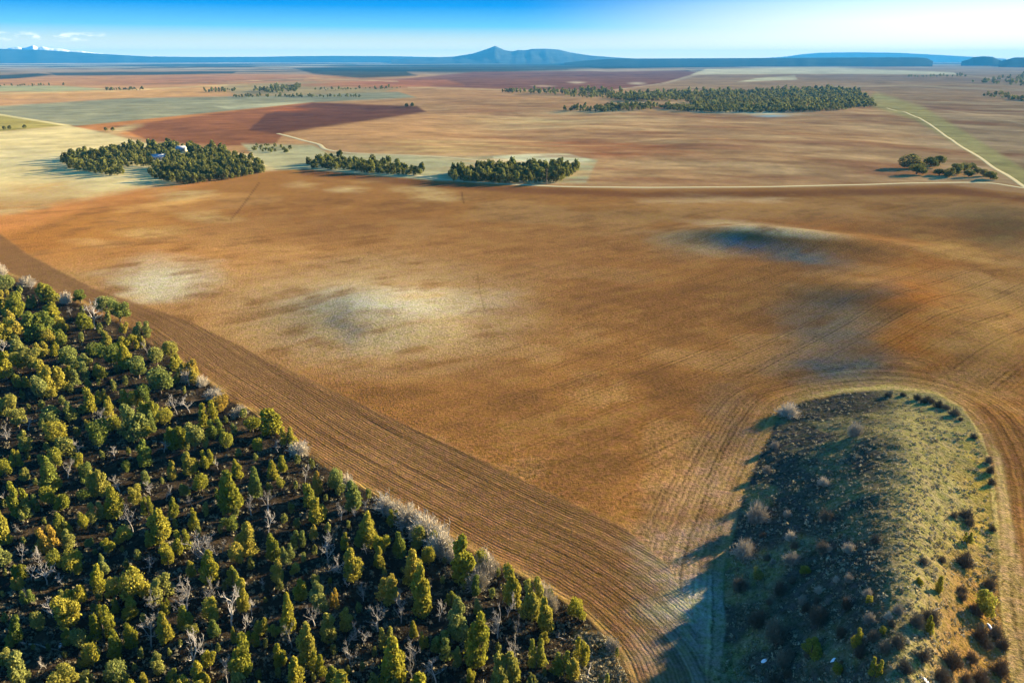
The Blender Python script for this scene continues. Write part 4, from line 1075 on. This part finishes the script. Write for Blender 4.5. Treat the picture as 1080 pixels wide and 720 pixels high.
grove('far_wood', [(955, 80.6), (1020, 80.0), (1020, 81.2), (955, 81.8)], 'thin row of scrub on the far brown plain below the butte', 26, 2.1, FARP, 56)
for k, (u, v, lab) in enumerate([(112, 138.4, 'dark bush on the pale orange soil'), (119, 138.4, 'second dark bush on the pale orange soil'), (435, 112.5, 'small dark bush at the tip of the dark field'), (429, 113, 'low dark bush near the tip of the dark field'), (306, 157.5, 'lone dark bush beside the track bend'),
                                 (10, 136.8, 'dark bush at the corner of the olive field'), (5, 137.2, 'dark bush on the border of the olive field'), (26, 135.8, 'small bush along the olive field border')]):
    p = at(u, v); yc = p[1] * CP + (H - p[2]) * SP; w = 5.5 * yc / 840
    V, F, T = MIDP[k % 6]; o = link('bush', mesh_from('bush_crown', V, F, M['far_leaf'], False, T), None, tuple(p)); o.scale = (w, w, w * 0.8); tag(o, lab, 'bush', 'lone bushes on the plain')

# ---- two farmhouses in the grove


def house(u, v, L, Wd, turn, label):
    p = at(u, v); root = link('farmhouse', None, None, tuple(p), (0, 0, turn)); tag(root, label, 'house', 'houses in the grove')
    hw = 3.0; rh = 2.2
    b = MB(); b.box(-L / 2, L / 2, -Wd / 2, Wd / 2, -0.6, hw); b.add([(-L / 2, -Wd / 2, hw), (-L / 2, Wd / 2, hw), (-L / 2, 0, hw + rh)], [(0, 1, 2)]); b.add([(L / 2, -Wd / 2, hw), (L / 2, Wd / 2, hw), (L / 2, 0, hw + rh)], [(0, 2, 1)])
    link('wall', b.mesh('house_wall', M['wall']), root)
    r = MB(); o = 0.5; k = rh / (Wd / 2)
    for s in (-1, 1):
        y1 = s * (Wd / 2 + o); z1 = hw - o * k
        q = [(-L / 2 - o, 0, hw + rh + 0.05), (L / 2 + o, 0, hw + rh + 0.05), (L / 2 + o, y1, z1 + 0.05), (-L / 2 - o, y1, z1 + 0.05)]
        q += [(a, c, z + 0.16) for a, c, z in q]
        r.add(q, [(0, 1, 2, 3), (4, 7, 6, 5), (0, 4, 5, 1), (1, 5, 6, 2), (2, 6, 7, 3), (3, 7, 4, 0)])
    ro = link('roof', r.mesh('house_roof', M['white_roof']), root)
    c = MB(); c.box(L * 0.2, L * 0.2 + 0.7, -0.35, 0.35, hw + rh - 0.5, hw + rh + 1.0); link('chimney', c.mesh('house_chimney', M['wall']), ro)
    for x in (-L * 0.33, -L * 0.1, L * 0.32):
        w = MB(); w.box(x - 0.7, x + 0.7, -Wd / 2 - 0.04, -Wd / 2 + 0.02, 1.0, 2.2); link('window', w.mesh('house_window', M['glass']), root)
    d = MB(); d.box(L * 0.1 - 0.5, L * 0.1 + 0.5, -Wd / 2 - 0.05, -Wd / 2 + 0.02, 0.05, 2.1); link('door', d.mesh('house_door', M['wood']), root)


house(168, 168.5, 12, 7, 0.25, 'long white-roofed farmhouse among the grove trees')
house(192, 159.5, 10, 6.5, -0.15, 'smaller pale-roofed house behind the farmhouse in the grove')

# ---- utility pole
p = at(576.5, 194.5); root = link('utility_pole', None, None, tuple(p), (0, 0, 0.3)); tag(root, 'thin wooden utility pole in front of the roadside grove', 'pole')
b = MB(); b.tube([(0, 0, -0.5), (0, 0, 12)], [0.22, 0.16], 8); link('pole', b.mesh('pole_shaft', M['wood']), root)
b = MB(); b.box(-1.2, 1.2, -0.08, 0.08, 11.0, 11.2); link('crossarm', b.mesh('pole_crossarm', M['wood']), root)

# ---- fallen trunks and old snow


def log(u0, v0, u1, v1, rad, label):
    a, c = at(u0, v0), at(u1, v1); L = np.linalg.norm((c - a)[:2]); r = np.random.default_rng(int(u0)); b = MB()
    path = []
    for t in np.linspace(0, 1, 6):
        q = a + (c - a) * t; q[2] = float(terrain(q[0], q[1])) + rad * 0.7 + 0.05; q[:2] += r.normal(size=2) * 0.06; path.append(q)
    b.tube([tuple(q - a) for q in path], list(np.linspace(rad, rad * 0.4, 6)), 6)
    for k in range(4):
        q = path[r.integers(1, 5)] - a; d = r.normal(size=3); d[2] = abs(d[2]); d /= np.linalg.norm(d); b.tube([tuple(q), tuple(q + d * 0.9)], [rad * 0.4, rad * 0.1], 4)
    tag(link('fallen_log', b.mesh('fallen_log', M['dead'], True), None, tuple(a)), label, 'log', 'fallen bleached logs')


log(610, 708, 615, 690, 0.16, 'upright-lying white log between the last junipers of the wood'); log(619, 716, 623, 697, 0.14, 'white log lying beside the dry grass at the wood corner')
log(586, 672, 600, 676, 0.14, 'short pale log near the isolated edge juniper'); log(340, 578, 352, 574, 0.14, 'thin grey log across the shaded clearing'); log(18, 676, 70, 690, 0.15, 'long pale log in the sunlit strip of the wood floor'); log(288, 693, 318, 692, 0.12, 'thin grey log near the snow patch')
log(800, 571, 815, 562, 0.13, 'thin pale log on the shaded side of the knoll'); log(985, 645, 992, 641, 0.12, 'short white log among the knoll shrubs')


def snow(u, v, w, h, label):
    p = at(u, v); yc = p[1] * CP + (H - p[2]) * SP; rx = w * yc / 840 / 3.2; ry = h * yc / 840 / 3.2 * 1.5; r = np.random.default_rng(int(u)); V = []; k = 22
    for q, lift in ((1.0, 0.0), (0.6, 0.10), (0.0, 0.14)):
        for i in range(k):
            t = 6.2832 * i / k; g = q * (0.35 + 1.3 * float(fbm(np.array([math.cos(t) * 1.5 + u]), np.array([math.sin(t) * 1.5]), 5)[0])); x, y = p[0] + rx * g * math.cos(t), p[1] + ry * g * math.sin(t)
            V.append((x - p[0], y - p[1], float(terrain(x, y)) - p[2] + lift + (-0.05 if q == 1 else 0)))
    F = [(j * k + i, j * k + (i + 1) % k, (j + 1) * k + (i + 1) % k, (j + 1) * k + i) for j in range(2) for i in range(k)]
    tag(link('snow_patch', mesh_from('snow_patch', np.array(V), np.array(F), M['snow'], True), None, tuple(p)), label, 'snow', None, 'stuff')


snow(806, 696, 10, 6, 'small shaded snow patch low on the knoll'); snow(878, 696, 9, 6, 'small snow patch near a green juniper on the knoll'); snow(975, 716, 20, 7, 'larger blue snow patch at the foot of the knoll shrubs'); snow(1044, 660, 7, 9, 'snow patch under dark shrubs near the field track')
snow(313, 713, 18, 10, 'blue snow patch in the shade of the wood'); snow(64, 680, 9, 6, 'small blue snow patch beside the sunlit log'); snow(500, 668, 8, 5, 'tiny snow patch under dead trees'); snow(50, 326, 9, 4, 'snow patch near the far edge of the wood')

# ------------------------------------------------------------------ the air
b = MB(); b.box(-26500, 26500, -26500, 26500, -40, 330)
hz = b.mesh('haze', M['ground']); hz.materials.clear()
m, n, l, out = mat('haze_air')
vol = n.new('ShaderNodeVolumePrincipled'); vol.inputs['Color'].default_value = (0.05, 0.36, 0.84, 1); vol.inputs['Density'].default_value = 3.4e-5; vol.inputs['Anisotropy'].default_value = 0.0
l.new(vol.outputs[0], out.inputs['Volume'])
hz.materials.append(m)
tag(link('haze', hz), 'thin blue air over the whole plain', 'haze', None, 'stuff')
